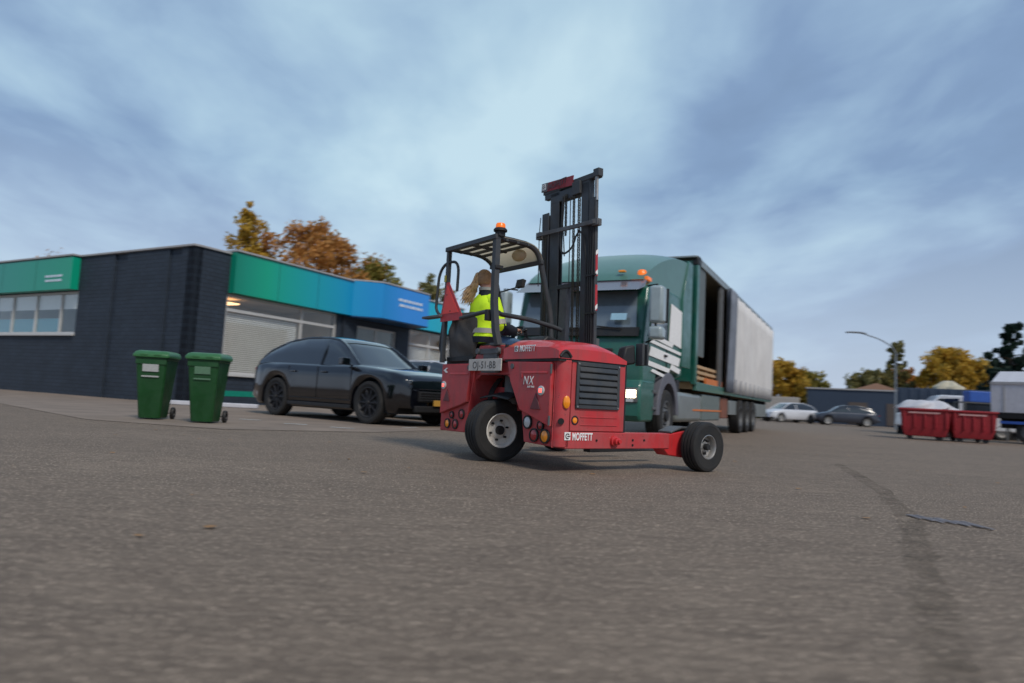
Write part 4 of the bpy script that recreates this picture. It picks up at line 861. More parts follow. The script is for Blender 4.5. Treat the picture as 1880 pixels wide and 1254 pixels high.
# ================================================================ WHEELIE BINS
def make_bin(label, sticker, loc, rz):
    b = thing("wheelie_bin", label, "bin", loc, rz, "green wheelie bins by the building corner")
    m = MB()
    def rr(w2, d0, d1, z): return [(-w2+.03, d0, z), (w2-.03, d0, z), (w2, d0+.03, z), (w2, d1-.03, z), (w2-.03, d1, z), (-w2+.03, d1, z), (-w2, d1-.03, z), (-w2, d0+.03, z)]
    m.loft([rr(.19, -.05, .42, .02), rr(.20, -.06, .43, .06), rr(.265, -.20, .50, .86), rr(.275, -.215, .51, .98), rr(.29, -.23, .52, .985), rr(.29, -.23, .52, 1.01)])
    m.box(-.27, .27, -.225, -.205, .90, .985)
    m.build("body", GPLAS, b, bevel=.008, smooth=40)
    l = MB(); l.loft([rr(.315, -.27, .50, 1.012), rr(.32, -.275, .52, 1.035), rr(.315, -.27, .54, 1.06), rr(.29, -.21, .53, 1.105), rr(.25, -.12, .48, 1.125)])
    for x in (-.12, .12): l.obox((x, -.26, 1.055), (.12, .05, .03))
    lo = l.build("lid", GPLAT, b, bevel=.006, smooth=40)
    h = MB(); h.tube([(-.24, .53, 1.0), (-.24, .60, 1.04), (.24, .60, 1.04), (.24, .53, 1.0)], .017, 8); h.build("handle", GPLAS, b, smooth=60)
    for s in (-1, 1):
        t_ = MB(); t_.lathe([(.05, -.03), (.095, -.03), (.10, -.02), (.10, .02), (.095, .03), (.05, .03), (.045, .01), (.001, .01)], (s*.27, .45, .10), (s, 0, 0), 24); t_.build("wheel", BLACK, b)
    a = MB(); a.cyl((-.27, .45, .10), (1, 0, 0), .012, .54, 8); a.build("axle", MGREY, b)
    t_ = MB(); t_.prism([(-.14, -.192, .78), (.14, -.192, .78), (.14, -.2105, .90), (-.14, -.2105, .90)], (0, -.003, 0)); t_.prism([(-.15, -.168, .69), (.15, -.168, .69), (.15, -.173, .715), (-.15, -.173, .715)], (0, -.003, 0)) ; o = t_.build("sticker", sticker, b)
    for v in o.data.vertices: v.co.y -= .028 if v.co.z < .75 else .012
    b.scale = (.90, .82, 1.03); return b
make_bin("green wheelie bin with a bright white label, left of the pair by the navy wall", LABEL, (-6.06, 11.45, .008), rad(9))
make_bin("green wheelie bin with a faded grey-green label, right of the pair", LABEL2, (-5.06, 11.2, .008), rad(5))

# ================================================================ CARS
def car(name, label, cat, loc, rz, L, Wd, H, wb, fo, belt, roof, hoodp, paint, wr=.38, detail=True, group=None, plate=None, glass=GLASS, scale=1):
    """nose at +x; origin under the front axle. roof/hoodp: (x from nose backwards, z) tables"""
    c = thing(name, label, cat, loc, rz, group); c.scale = (scale,)*3
    X = lambda s: fo-s
    ax = [fo, fo+wb]; hw = Wd/2
    xs = sorted(set([round(i*L/90, 4) for i in range(91)]+[a+k for a in ax for k in (-wr*1.12, wr*1.12)]))
    rings = []
    for s in xs:
        zb = .24 if s > .25 and s < L-.3 else .34
        for a in ax:
            d = abs(s-a); ra = wr*1.14
            if d < ra: zb = max(zb, wr*.95+math.sqrt(max(0, ra*ra-d*d))*.98)
        e = min(1, (s+.02)/.55); e2 = min(1, (L-s+.02)/.5); k = hw*(1-.20*(1-e)**2.2)*(1-.13*(1-e2)**2)
        zt = lerp_table(hoodp, s); zs = min(belt, zt-.04) ; 
        fl = 0
        for a in ax: fl = max(fl, .035*max(0, 1-abs(s-a)/(wr*1.7)))
        half = [(k*.93, zb), (k*.985+fl, zb+.06 if zb+.06 < zs-.1 else zb+.02), (k*1.0+fl, zb+(zs-zb)*.45), (k*.992+fl*.6, zb+(zs-zb)*.72), (k*.985, zs-.03), (k*.94, zs+.015), (k*.84, zt-.004*0), (k*.5, zt+.02), (0.0, zt+.028)]
        full = [(X(s), y, z) for y, z in half]+[(X(s), -y, z) for y, z in half[-2::-1]]
        rings.append(full)
    b = MB(); n = len(rings[0])
    vs = [p for r in rings for p in r]
    b.add(vs, [(i*n+k, i*n+k+1, (i+1)*n+k+1, (i+1)*n+k) for i in range(len(rings)-1) for k in range(n-1)])
    b.add(rings[0], [tuple(range(n))]); b.add(rings[-1], [tuple(range(n))])
    body = b.build("body", paint, c, smooth=50)
    u = MB(); u.box(X(L-.3), X(.3), -hw*.9, hw*.9, .22, .5); u.build("underbody", DARKVOID, c)
    # greenhouse
    r0, r1 = roof[0][0], roof[-1][0]; gx = [r0+(r1-r0)*i/40 for i in range(41)]; gr = []
    for s in gx:
        zr = lerp_table(roof, s); zb = lerp_table(hoodp, s)-.03; f = min(1, (zr-zb)/(H-belt))
        yb_ = hw*.90; yt = hw*(.90-.20*f); half = [(yb_, zb), (yb_*.5+yt*.5+.01, (zb+zr-.06)/2), (yt+.012, zr-.06 if zr-.06 > zb else zb), (yt-.07, zr-.01), (yt*.5, zr+.015), (0, zr+.02)]
        gr.append([(X(s), y, z) for y, z in half]+[(X(s), -y, z) for y, z in half[-2::-1]])
    g_ = MB(); n = len(gr[0]); g_.add([p for r in gr for p in r], [(i*n+k, i*n+k+1, (i+1)*n+k+1, (i+1)*n+k) for i in range(40) for k in range(n-1)])
    go_ = g_.build("windows", glass, c, smooth=50)
    # roof skin and pillars
    rs, re = None, None
    top = [s for s in gx if lerp_table(roof, s) > H-.14]
    rf = MB(); rr_ = [[(x_, y*1.0, z+.012) for x_, y, z in r[3:-3]] for r, s in zip(gr, gx) if s in top]; n2 = len(rr_[0])
    rf.add([p for r in rr_ for p in r], [(i*n2+k, i*n2+k+1, (i+1)*n2+k+1, (i+1)*n2+k) for i in range(len(rr_)-1) for k in range(n2-1)]); ro_ = rf.build("roof", paint, c, smooth=50)
    pl_ = MB()
    for sg in (1, -1):
        line = [(gr[i][3] if sg > 0 else gr[i][-4]) for i in range(0, 41, 2)]; pl_.tube([(p[0], p[1], p[2]-.005) for p in line], .035, 6)
        for s_ in (fo+wb*.53,):
            i = min(range(41), key=lambda i: abs(gx[i]-s_)); a_, b_2 = gr[i][0], gr[i][3]; pl_.tube([(a_[0], sg*a_[1], a_[2]), (a_[0], sg*gr[i][1][1]+sg*.01, gr[i][1][2]), (b_2[0], sg*b_2[1], b_2[2])], .035, 6)
    pl_.build("pillar", paint, c, smooth=60)
    for sg in (1, -1):
        for a in ax:
            w0 = wheel("wheel", c, (X(a), sg*(hw-.125), wr), (0, sg, 0), wr, .25, wr*.68, RUBBER, BLACK if detail else STEEL, dish=.04, bolts=5, hubr=.04, tread=False, detail=detail)
            if detail:
                sp2 = MB()
                for k in range(10):
                    th = 2*pi*k/10; sp2.obox((cos(th)*wr*.36, sg*.085, sin(th)*wr*.36), (wr*.56, .03, .035), Matrix.Rotation(-th, 3, 'Y').to_quaternion())
                sp2.build("spokes", mat("dark_alloy", (.035, .035, .04), .35, .7), w0, bevel=.004)
    hl = MB()
    for sg in (1, -1): hl.obox((X(.16), sg*hw*.72, lerp_table(hoodp, .1)-.12), (.22, .30, .11), Matrix.Rotation(-sg*rad(28), 3, 'Z').to_quaternion())
    each(hl, "headlight", GLASS, c, .03)
    tl = MB(); tl.obox((X(L-.03), 0, belt-.12), (.06, Wd*.86, .07)); tl.build("tail_light", REDL, c, bevel=.01)
    if detail:
        gg = MB(); gg.obox((X(-.01), 0, .56), (.08, Wd*.62, .20)); gg.obox((X(.0), 0, .33), (.08, Wd*.70, .12))
        gg.build("front_grille", DARKVOID, c, bevel=.02)
        gs_ = MB()
        for k in range(4): gs_.obox((X(-.055), 0, .50+.045*k), (.012, Wd*.60, .010))
        gs_.obox((X(-.01), 0, .70), (.05, Wd*.6, .012)); gs_.build("grille_bar", mat("dark_chrome", (.12, .12, .13), .3, .8), c)
        for sg in (1, -1):
            mm = MB(); mm.obox((X(fo+.62), sg*(hw+.09), belt+.06), (.12, .20, .14)); mm.obox((X(fo+.60), sg*(hw-.02), belt-.0), (.06, .14, .03)); mm.build("door_mirror", paint, c, bevel=.035)
            ln = MB()
            for s_ in (fo+.52, fo+wb*.53, fo+wb-.42): ln.tube([(X(s_), sg*(hw+.004), .42), (X(s_)+.01, sg*(hw+.006), .7), (X(s_), sg*(hw-.008), belt-.04)], .005, 4)
            ln.build("door_gap", DARKVOID, body)
            dh = MB()
            for s_ in (fo+wb*.46, fo+wb*.80): dh.obox((X(s_), sg*(hw+.012), belt-.15), (.18, .03, .025))
            dh.build("door_handle", paint, body, bevel=.008)
            ss_ = MB(); ss_.obox((X(fo+wb/2), sg*(hw-.005), .30), (wb-.95, .05, .07)); ss_.obox((X(fo+wb/2), sg*(hw+.0), .42), (wb-1.0, .03, .015)); ss_.build("side_skirt", BLACK, c, bevel=.01)
    if plate:
        pp = MB(); pp.obox((X(-.075), 0, .45), (.02, .52, .11)); pp.build("number_plate", plate, c, bevel=.004)
    return c
suv_roof = [(1.42, 1.10), (2.02, 1.52), (2.25, 1.63), (2.6, 1.69), (3.3, 1.69), (3.9, 1.62), (4.5, 1.42), (4.85, 1.18)]
suv_hood = [(0, .80), (.10, .93), (.4, 1.01), (1.0, 1.08), (1.45, 1.12), (2.4, 1.12), (4.3, 1.16), (4.75, 1.12), (4.93, .85)]
car("parked_suv", "glossy black sloping-roof SUV parked between the wheelie bins and the forklift", "car", (-2.25, 14.66, .006), rad(-37), 4.93, 1.98, 1.68, 2.95, .95, 1.11, suv_roof, suv_hood, CARB, wr=.405, plate=YPLATE, scale=1.09)
hb_roof = [(1.0, .98), (1.7, 1.40), (2.1, 1.47), (3.0, 1.47), (3.7, 1.30), (4.05, 1.0)]
hb_hood = [(0, .66), (.15, .80), (.9, .95), (1.1, .98), (3.9, 1.0), (4.1, .9), (4.2, .6)]
car("parked_car", "silver hatchback parked beyond the black SUV, roof showing over its bonnet", "car", (-.55, 16.95, .006), rad(-37), 4.2, 1.76, 1.47, 2.6, .85, .96, hb_roof, hb_hood, CARS, wr=.32, detail=True, scale=1.04)
car("parked_car", "pale silver car parked far off beside the rear wheels of the green truck", "car", (19.9, 50.5, 0), rad(196), 4.4, 1.8, 1.45, 2.65, .85, .95, hb_roof, hb_hood, CARS, wr=.32, detail=False)
car("parked_car", "dark blue car parked in front of the far navy building", "car", (23.3, 49.5, 0), rad(168), 4.3, 1.8, 1.5, 2.6, .85, .95, hb_roof, hb_hood, CARG, wr=.32, detail=False)

# ================================================================ GREEN TRUCK
ud = Vector((.467, .884, 0)).normalized(); lat = Vector((-.884, .467, 0)).normalized()
tk_loc = Vector((4.0, 14.6, 0))
tk = thing("curtain_side_truck", "dark green curtain-side truck with one lit headlight, curtain drawn half open, behind the forklift mast", "truck", tk_loc, math.atan2(.884, .467))
# local: x = backwards along the truck, y<0... near side at y=0, body extends to +y
TW = 2.5
def tb(mb, t0, t1, y0, y1, z0, z1, mi=0): return mb.box(t0, t1, y0, y1, z0, z1, mi)
m = MB()      # trailer box: bulkhead, roof, far side, rear
tb(m, .0, .10, .02, TW-.02, 1.25, 3.96); m.build("bulkhead", GREEN, tk, bevel=.02)
m = MB(); tb(m, .0, .20, -.02, .08, 1.2, 3.98); tb(m, .0, .2, TW-.08, TW+.02, 1.2, 3.98); each(m, "corner_post", GREEN, tk, .01)
m = MB(); tb(m, .20, 1.0, .02, .06, 1.85, 3.90); m.build("fixed_side_panel", mat("grey_green_panel", (.10, .115, .105), .5, var=.15), tk, bevel=.005)
m = MB(); tb(m, -.12, 13.6, -.015, TW+.015, 3.985, 4.03); tb(m, .2, 13.6, -.02, .05, 3.86, 3.983); tb(m, .2, 13.6, TW-.05, TW+.02, 3.86, 3.983); m.build("roof", ALU, tk, bevel=.01)
m = MB(); tb(m, -.02, .30, -.03, .10, 3.84, 4.04); m.build("corner_cap", BLACK, tk, bevel=.02)
m = MB(); tb(m, .20, 13.55, .08, TW-.08, 1.10, 1.24); m.build("deck", WOOD, tk)
m = MB(); tb(m, .20, 13.6, -.01, .07, 1.07, 1.26); tb(m, .20, 13.6, TW-.07, TW+.01, 1.07, 1.26); each(m, "side_rail", GREENL, tk, .01)
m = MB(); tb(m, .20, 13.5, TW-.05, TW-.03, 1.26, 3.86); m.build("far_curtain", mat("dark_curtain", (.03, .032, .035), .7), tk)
m = MB(); tb(m, 13.5, 13.6, 0, TW, 1.26, 3.98); m.build("rear_doors", CURT, tk)
m = MB()
for t_ in (2.9, 3.15): tb(m, t_, t_+.10, .01, .09, 1.26, 3.86)
each(m, "side_post", MGREY, tk, .01)
def curtf(t0, t1, amp, fr_):
    def f(u, v):
        t = t0+(t1-t0)*u; return (t, -.03-amp*(.5+.5*sin(fr_*t+.8*sin(2*v)))*(.6+.4*v)-.05*sin(pi*v)*(.5+.5*sin(1.3*t)), 1.16+2.74*v)
    return f
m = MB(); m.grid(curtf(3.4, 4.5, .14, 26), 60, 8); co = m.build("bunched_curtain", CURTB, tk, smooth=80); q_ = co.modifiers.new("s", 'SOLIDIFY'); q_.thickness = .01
m = MB(); m.grid(curtf(4.5, 13.55, .035, 5.2), 120, 8); co = m.build("curtain", CURT, tk, smooth=80); q_ = co.modifiers.new("s", 'SOLIDIFY'); q_.thickness = .008
m = MB()
for k in range(10): tb(m, 4.9+.9*k, 4.94+.9*k, -.09, -.075, 1.10, 1.55)
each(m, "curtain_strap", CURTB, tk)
# timber load near the opening
ld = thing("timber_stack", "pale sawn planks stacked on the deck inside the open side of the truck", "timber", tk_loc+ud*2.0+lat*.9+Vector((0, 0, 1.245)), math.atan2(.884, .467))
rt_ = random.Random(8)
m = MB()
for k in range(3):
    for j in range(6): m.box(-1.55+rt_.uniform(-.15, .1), 1.2+rt_.uniform(-.3, .3), -.80+.24*j, -.80+.24*j+.21, .10+.13*k, .10+.13*k+.07)
each(m, "plank", WOOD, ld, .004)
m = MB()
for k in range(3):
    for t_ in (-.9, 0, .8): m.box(t_, t_+.09, -.75, .66, .03+.13*k-.03*(k == 0), .10+.13*k)
each(m, "bearer", WOOD, ld)
m = MB(); m.box(-.5, 1.5, -.86, -.80, .0, .16); m.build("orange_board", OWOOD, ld, bevel=.004)
# cab, front at t=-3.75, back at -1.0
m = MB()
prof = [(-3.75, .95), (-3.80, 1.60), (-3.74, 1.86), (-3.52, 2.76), (-3.30, 2.86), (-1.15, 2.92), (-1.0, 2.8), (-1.0, 1.30), (-1.35, 1.25), (-1.42, 1.35), (-2.85, 1.35), (-3.0, .95)]
m.prism([(t, 0.03, z) for t, z in prof], (0, TW-.06, 0)); cab = m.build("cab", GREEN, tk, bevel=.05)
m = MB()      # roof deflector, rising towards the box
def defl(u, v):
    t = -3.55+2.75*u; e = abs(v-.5)*2; w_ = 1-.10*(1-u); y = TW/2+(v-.5)*TW*w_*.99
    return (t, y, 2.84+(.98*(math.sin(u*pi/2)**.8))*(1-.16*e**3)+.03)
m.grid(defl, 24, 20)
a = [defl(i/24, 0) for i in range(25)]; m.add(a+[(p[0], p[1], 2.84) for p in a], [(i, i+1, 26+i, 25+i) for i in range(24)])
a = [defl(i/24, 1) for i in range(25)]; m.add(a+[(p[0], p[1], 2.84) for p in a], [(i, i+1, 26+i, 25+i) for i in range(24)])
m.build("roof_deflector", GREENL, tk, smooth=60)
m = MB(); m.prism([(-1.2, -.01, 1.5), (-.45, -.01, 1.5), (-.45, -.01, 3.75), (-.80, -.01, 3.75), (-1.2, -.01, 2.9)], (0, .05, 0)); m.prism([(-1.2, TW-.04, 1.5), (-.45, TW-.04, 1.5), (-.45, TW-.04, 3.75), (-1.2, TW-.04, 2.9)], (0, .05, 0)); each(m, "side_air_deflector", GREEN, tk, .01)
m = MB(); m.prism([(-3.752, .16, 1.95), (-3.752, TW-.16, 1.95), (-3.56, TW-.22, 2.66), (-3.56, .22, 2.66)], (-.022, 0, -.004)); ws_ = m.build("windscreen", mat("windscreen_glass", (.13, .165, .19), .12, spec=.8, coat=1), tk)
m = MB(); m.prism([(-3.83, .10, 1.84), (-3.83, TW-.10, 1.84), (-3.79, TW-.10, 2.00), (-3.79, .10, 2.00)], (.03, 0, 0)); m.build("wiper_panel", BLACK, tk, bevel=.01)
m = MB()
for y_ in (.4, 1.2): m.tube([(-3.83, y_, 1.97), (-3.815, y_+.5, 2.02)], .012, 6)
each(m, "wiper", BLACK, tk)
m = MB(); m.prism([(-3.95, .08, 2.62), (-3.62, .08, 2.80), (-3.50, .08, 2.88), (-3.60, .08, 2.72)], (0, TW-.16, 0)); m.build("sun_visor", mat("smoked_visor", (.11, .10, .12), .25, coat=.8), tk, bevel=.01)
m = MB(); m.prism([(-3.84, .6, 2.12), (-3.84, .32, 2.12), (-3.80, .32, 2.24), (-3.80, .6, 2.24)], (-.003, 0, 0)); m.build("windscreen_card", mat("pale_blue_card", (.30, .50, .62), .6), ws_)
m = MB(); m.lathe([(.09, 0), (.09, .04), (.075, .12), (.06, .14), (.001, .14)], (-3.35, .22, 2.93), (0, 0, 1), 20); m.box(-3.46, -3.22, .08, .38, 2.88, 2.94); m.build("roof_beacon", ORANGE, tk, smooth=40)
# lower front
m = MB(); m.prism([(-3.78, .02, .40), (-3.86, .02, .50), (-3.86, .02, .98), (-3.76, .02, 1.12), (-3.05, .02, 1.12), (-3.0, .02, .6), (-3.1, .02, .40)], (0, TW-.04, 0)); m.build("bumper", GREEN, tk, bevel=.04)
m = MB()
for k in range(5): m.box(-3.84, -3.76, .55, TW-.55, 1.14+.11*k, 1.19+.11*k)
m.box(-3.87, -3.85, .5, TW-.5, .55, .85); m.build("front_grille", BLACK, tk, bevel=.01)
for y_ in (.10, TW-.48):
    m = MB(); m.box(-3.885, -3.855, y_-.04, y_+.42, .72, .97); h_ = m.build("headlight", MGREY, tk, bevel=.03)
    m = MB(); m.box(-3.895, -3.887, y_-.01, y_+.39, .80, .93); m.build("lit_lens", HEAD if y_ < 1 else WHITEL, h_, bevel=.02)
    m = MB(); m.box(-3.895, -3.887, y_+.03, y_+.35, .73, .785); m.build("lower_lens", WHITEL, h_)
m = MB(); m.box(-3.88, -3.865, .3, .7, .50, .56); m.build("fog_light", AMBER, tk)
m = MB(); m.box(-3.885, -3.87, .99, 1.51, .58, .69); m.build("number_plate", YPLATE, tk)
# door, window, handle, white graphics on the cab side
m = MB(); m.prism([(-3.40, .015, 1.95), (-2.30, .015, 1.88), (-2.30, .015, 2.66), (-3.22, .015, 2.66)], (0, .012, 0)); m.build("side_window", GLASS, tk)
m = MB(); m.tube([(-3.5, .022, 1.4), (-3.42, .022, 1.95), (-3.22, .022, 2.72), (-2.25, .022, 2.72), (-2.25, .022, 1.4)], .010, 4); m.build("door_seal", BLACK, tk)
rw_ = MB()
for (t0, t1, z0, z1) in ((-3.45, -1.35, 1.55, 1.72), (-3.55, -2.1, 1.38, 1.46), (-3.4, -1.2, 1.78, 1.84), (-2.15, -1.12, 1.92, 2.66), (-3.3, -2.5, 1.28, 1.33), (-3.5, -1.9, 1.88, 1.96), (-2.0, -1.3, 1.40, 1.50)):
    rw_.prism([(t0, .018, z0), (t1, .018, z0-.06), (t1+.1, .018, z1-.06), (t0+.1, .018, z1)], (0, -.008, 0))
each(rw_, "white_graphic", WHITE, tk)
for sy, y_ in ((-1, 0), (1, TW)):
    m = MB(); m.box(-3.98, -3.70, y_+sy*.10-.02 if sy > 0 else y_-.34, (y_+.34) if sy > 0 else y_-.10, 2.05, 2.68); m.box(-3.98, -3.72, y_+.10 if sy > 0 else y_-.34, (y_+.34) if sy > 0 else y_-.10, 1.78, 2.0)
    mo_ = m.build("door_mirror", mat("pale_mirror_shell", (.30, .36, .37), .3, coat=.6), tk, bevel=.05)
    m = MB(); m.tube([(-3.7, y_, 2.72), (-3.85, y_+sy*.2, 2.72), (-3.86, y_+sy*.2, 1.8), (-3.7, y_, 1.75)], .018, 8); m.build("mirror_arm", BLACK, mo_)
m = MB(); m.box(-3.70, -3.66, -.36, -.08, 2.08, 2.66); m.build("mirror_edge", BLACK, tk)
m = MB(); m.obox((-2.42, .0, 1.62), (.16, .05, .04)); m.build("door_handle", BLACK, tk, bevel=.01)
m = MB()
for z_ in (.62, .92): m.box(-3.15, -2.85, .0, .25, z_, z_+.04)
m.build("step", MGREY, tk)
for y_ in (.55, 1.25, 1.95):
    m = MB(); m.box(-3.50, -3.42, y_-.06, y_+.06, 3.02, 3.06); m.build("roof_marker_light", AMBER, tk, bevel=.01)
m = MB(); m.box(-.95, -.70, .15, .6, .9, 1.25); m.tube([(-1.0, .9, 1.5), (-.6, .9, 1.3), (-.2, 1.0, 1.6), (.0, 1.0, 1.8)], .03, 8); m.build("air_coupling", BLACK, tk)
# wheel arch and wheels
m = MB()
for y0, y1 in ((-.01, .35), (TW-.35, TW+.01)):
    pts = [(-2.12+r*cos(a), r*sin(a)+.52) for r, rng in ((.80, [i*pi/14 for i in range(15)]), (.60, [pi-i*pi/14 for i in range(15)])) for a in rng]
    m.prism([(t, y0, z) for t, z in pts], (0, y1-y0, 0))
each(m, "wheel_arch", mat("grey_arch_plastic", (.12, .12, .14), .5), tk, .01)
for y_, s in ((.16, -1), (TW-.16, 1)):
    wheel("front_wheel", tk, (-2.12, y_, .50), (0, s, 0), .50, .30, .28, RUBBER, MGREY, dish=.02, bolts=8, hubr=.10)
for t_ in (6.5, 7.8, 9.1):
    for y_, s in ((.16, -1), (TW-.16, 1)): wheel("rear_wheel", tk, (t_, y_, .50), (0, s, 0), .50, .32, .28, RUBBER, MGREY, dish=.09, bolts=8, hubr=.10)
m = MB()
for t_ in (6.5, 7.8, 9.1): m.cyl((t_, .2, .5), (0, 1, 0), .07, TW-.4, 12)
m.box(-3.0, 13.4, .75, .90, .72, 1.06); m.box(-3.0, 13.4, TW-.90, TW-.75, .72, 1.06)
for t_ in (4.2, 5.2, 10.2, 11.4, 12.8): m.box(t_, t_+.1, .1, TW-.1, .95, 1.08)
m.box(12.9, 13.5, .1, TW-.1, .5, .62); m.build("chassis", DARKVOID, tk)
m = MB(); m.box(-1.15, 1.05, .05, .60, .38, 1.0); m.build("fuel_tank", ALU, tk, bevel=.08)
m = MB(); m.box(1.15, 3.3, .05, .55, .40, 1.02); m.build("side_locker", mat("grey_locker", (.14, .17, .16), .5, var=.15), tk, bevel=.03)
m = MB(); m.box(3.7, 4.6, .08, .6, .45, 1.0); m.build("pallet_box", mat("rusty_box", (.20, .075, .045), .8, var=.3), tk, bevel=.02)
m = MB(); m.box(4.7, 5.9, .06, .10, .55, .95); m.box(9.8, 12.8, .06, .10, .50, .95); each(m, "side_guard", ALU, tk, .01)
m = MB(); m.box(.2, 3.4, .04, .06, .62, .66); m.build("orange_reflector_line", OWOOD, tk)

# ================================================================ RIGHT BACKGROUND
fb = thing("far_navy_building", "long low navy building at the yard's far end, with a small yellow sign", "building", (25.7, 58, 0), rad(-28))
m = MB(); m.box(0, 18, 0, 8, 0, 2.9); m.build("wall", FARN, fb, smooth=0)
m = MB(); m.box(-.1, 18.1, -.1, 8.1, 2.9, 3.02); m.build("roof_edge", CAP, fb)
m = MB(); m.prism([(3.2, 4, 3.02), (7.5, 4, 3.02), (5.3, 4, 3.75)], (0, 3, 0)); m.build("tiled_roof", TERRA, fb)
m = MB(); m.box(7.2, 12.2, -.06, -.01, 2.15, 2.45); m.build("yellow_sign", YSIGN, fb)
m = MB()
for x_ in (3.2, 6.0): m.box(x_, x_+1.4, -.05, -.005, .1, 1.9)
each(m, "door", mat("brown_door", (.09, .07, .06), .7), fb)
bc = thing("storage_container", "small beige storage container between the green truck and the far navy building", "container", (22.6, 55.5, 0), rad(-20))
m = MB(); m.box(-1.6, 1.2, -1, 1.2, .12, 2.0)
for k in range(12): m.box(-1.55+.23*k, -1.45+.23*k, -1.03, -1.0, .2, 1.9)
m.build("body", BEIGE, bc, bevel=.03)
m = MB(); m.box(-1.6, 1.2, -1, 1.2, 0, .1); m.build("base_frame", BLACK, bc)
def skip(label, loc, rz, L_, fillm):
    s = thing("red_skip", label, "skip", loc, rz, "red skips at the yard edge")
    m = MB(); h = L_/2
    def rg_(dz, inset, ins_y): return [(-h+inset, -.8+ins_y, dz), (h-inset, -.8+ins_y, dz), (h-inset, .8-ins_y, dz), (-h+inset, .8-ins_y, dz)]
    m.loft([rg_(.14, .14, .10), rg_(.45, .05, .02), rg_(1.12, 0, 0)], cap=True)
    for k in range(5): x = -h+.12+k*(L_-.24)/4; m.box(x-.03, x+.03, -.84, -.775, .45, 1.10)
    m.box(-h-.04, h+.04, -.86, -.78, 1.10, 1.18); m.box(-h-.04, h+.04, .78, .86, 1.10, 1.18); m.box(-h-.04, -h+.04, -.78, .78, 1.10, 1.18); m.box(h-.04, h+.04, -.78, .78, 1.10, 1.18)
    s.scale = (1, 1, .93); m.build("body", REDSK, s, bevel=.02)
    m = MB()
    for x_ in (-h+.3, h-.3):
        for y_ in (-.6, .6): m.cyl((x_, y_-.04, .09), (0, 1, 0), .09, .08, 16)
    each(m, "castor", BLACK, s)
    m = MB(); m.box(-h+.25, h-.3, -.846, -.842, .99, 1.05); m.build("pale_stripe", mat("faded_pink_stripe", (.45, .25, .24), .7, var=.3), s)
    return s
skip("red steel skip heaped with white sheeting, left of the pair", (14.95, 24.2, 0), rad(-30), 1.5, TARP)
skip("uncovered red steel skip, right of the pair, nearest the white lorry", (16.35, 23.9, 0), rad(-24), 1.35, TARP)
def heap(name, label, cat, c, r, m, seedv, rz=0):
    rn = random.Random(seedv); ph = [rn.uniform(0, 6) for _ in range(6)]
    def f(u, v):
        a = 2*pi*u; k = sin(pi/2*v); hgt = cos(pi/2*v)
        j = 1+.16*sin(3*a+ph[0])*k+.10*sin(7*a+ph[1]+4*v)+.06*sin(11*v+ph[2]+5*a)
        return (r[0]*k*cos(a)*j, r[1]*k*sin(a)*j, r[2]*hgt*(1+.15*sin(5*a+ph[3])*k+.1*sin(9*v+ph[4])))
    mb = MB(); mb.grid(f, 36, 12); o = mb.build(name, m, smooth=60); o.location = c; o.rotation_euler = (0, 0, rz); tag(o, label, cat); return o
heap("crumpled_sheeting", "crumpled white plastic sheeting heaped on top of the left red skip", "sheeting", (14.9, 24.2, 1.08), (.9, .72, .34), TARP, 3, rad(-30))
heap("rubble_sack", "cream bulk sack standing on the dark container behind the red skips", "sack", (21.2, 32.4, 2.2), (.62, .5, .42), mat("cream_sack", (.48, .44, .33), .8), 6)
dc = thing("dark_container", "dark navy flatbed container behind the red skips", "container", (20.9, 32.2, 0), rad(-30))
m = MB(); m.box(-2.0, 3.5, -1, 1.1, .3, 2.2)
for k in range(14): m.box(-1.9+.4*k, -1.75+.4*k, -1.03, -1.0, .35, 2.15)
m.build("body", FARN, dc, bevel=.02)
m = MB(); m.box(-2.0, 3.5, -.9, 1, .0, .28); m.build("skid_base", BLACK, dc)
m = MB(); m.box(-.6, 1.0, -1.5, -1.06, 1.2, 1.65); o = m.build("blue_crate", BLUE, bevel=.03, smooth=0); o.location = (19.6, 29.2, .35)
m = None
tag(o, "bright blue plastic crate in front of the dark container, above the skips", "crate")
bs2 = thing("crate_shelf", "low grey metal rack carrying the blue crate behind the skips", "rack", (19.6, 29.2, 0))
m = MB()
for x_ in (-.9, 1.3):
    for y_ in (-1.6, -1.0): m.box(x_, x_+.06, y_, y_+.06, 0, 1.5)
m.box(-.9, 1.36, -1.6, -.94, 1.50, 1.545); m.build("frame", MGREY, bs2)
sv = thing("silver_van", "pale grey van parked behind the red skips", "van", (20.2, 30.2, 0), rad(160))
m = MB(); m.prism([(-2.2, -.9, .35), (-2.2, -.9, 1.75), (-1.9, -.9, 1.85), (.9, -.9, 1.85), (1.6, -.9, 1.15), (2.3, -.9, .98), (2.4, -.9, .4)], (0, 1.8, 0)); m.build("body", CARS, sv, bevel=.06)
m = MB(); m.prism([(.2, -.91, 1.15), (1.45, -.91, 1.15), (.95, -.91, 1.68), (.2, -.91, 1.72)], (0, 1.82, 0)); m.prism([(-1.8, -.91, 1.2), (.05, -.91, 1.2), (.05, -.91, 1.7), (-1.8, -.91, 1.7)], (0, 1.82, 0)); m.build("windows", GLASS, sv)
for x_ in (-1.4, 1.5):
    for s in (-1, 1): wheel("wheel", sv, (x_, s*.8, .33), (0, s, 0), .33, .2, .2, RUBBER, STEEL, detail=False, tread=False)
wv_ = thing("white_van", "white van parked beyond the office, glimpsed under the forklift rail", "van", (-.3, 34.0, 0), rad(-62))
m = MB(); m.prism([(-2.6, -1, .4), (-2.6, -1, 2.5), (1.2, -1, 2.5), (1.9, -1, 1.5), (2.6, -1, 1.15), (2.7, -1, .45)], (0, 2.0, 0)); m.build("body", CARW, wv_, bevel=.1)
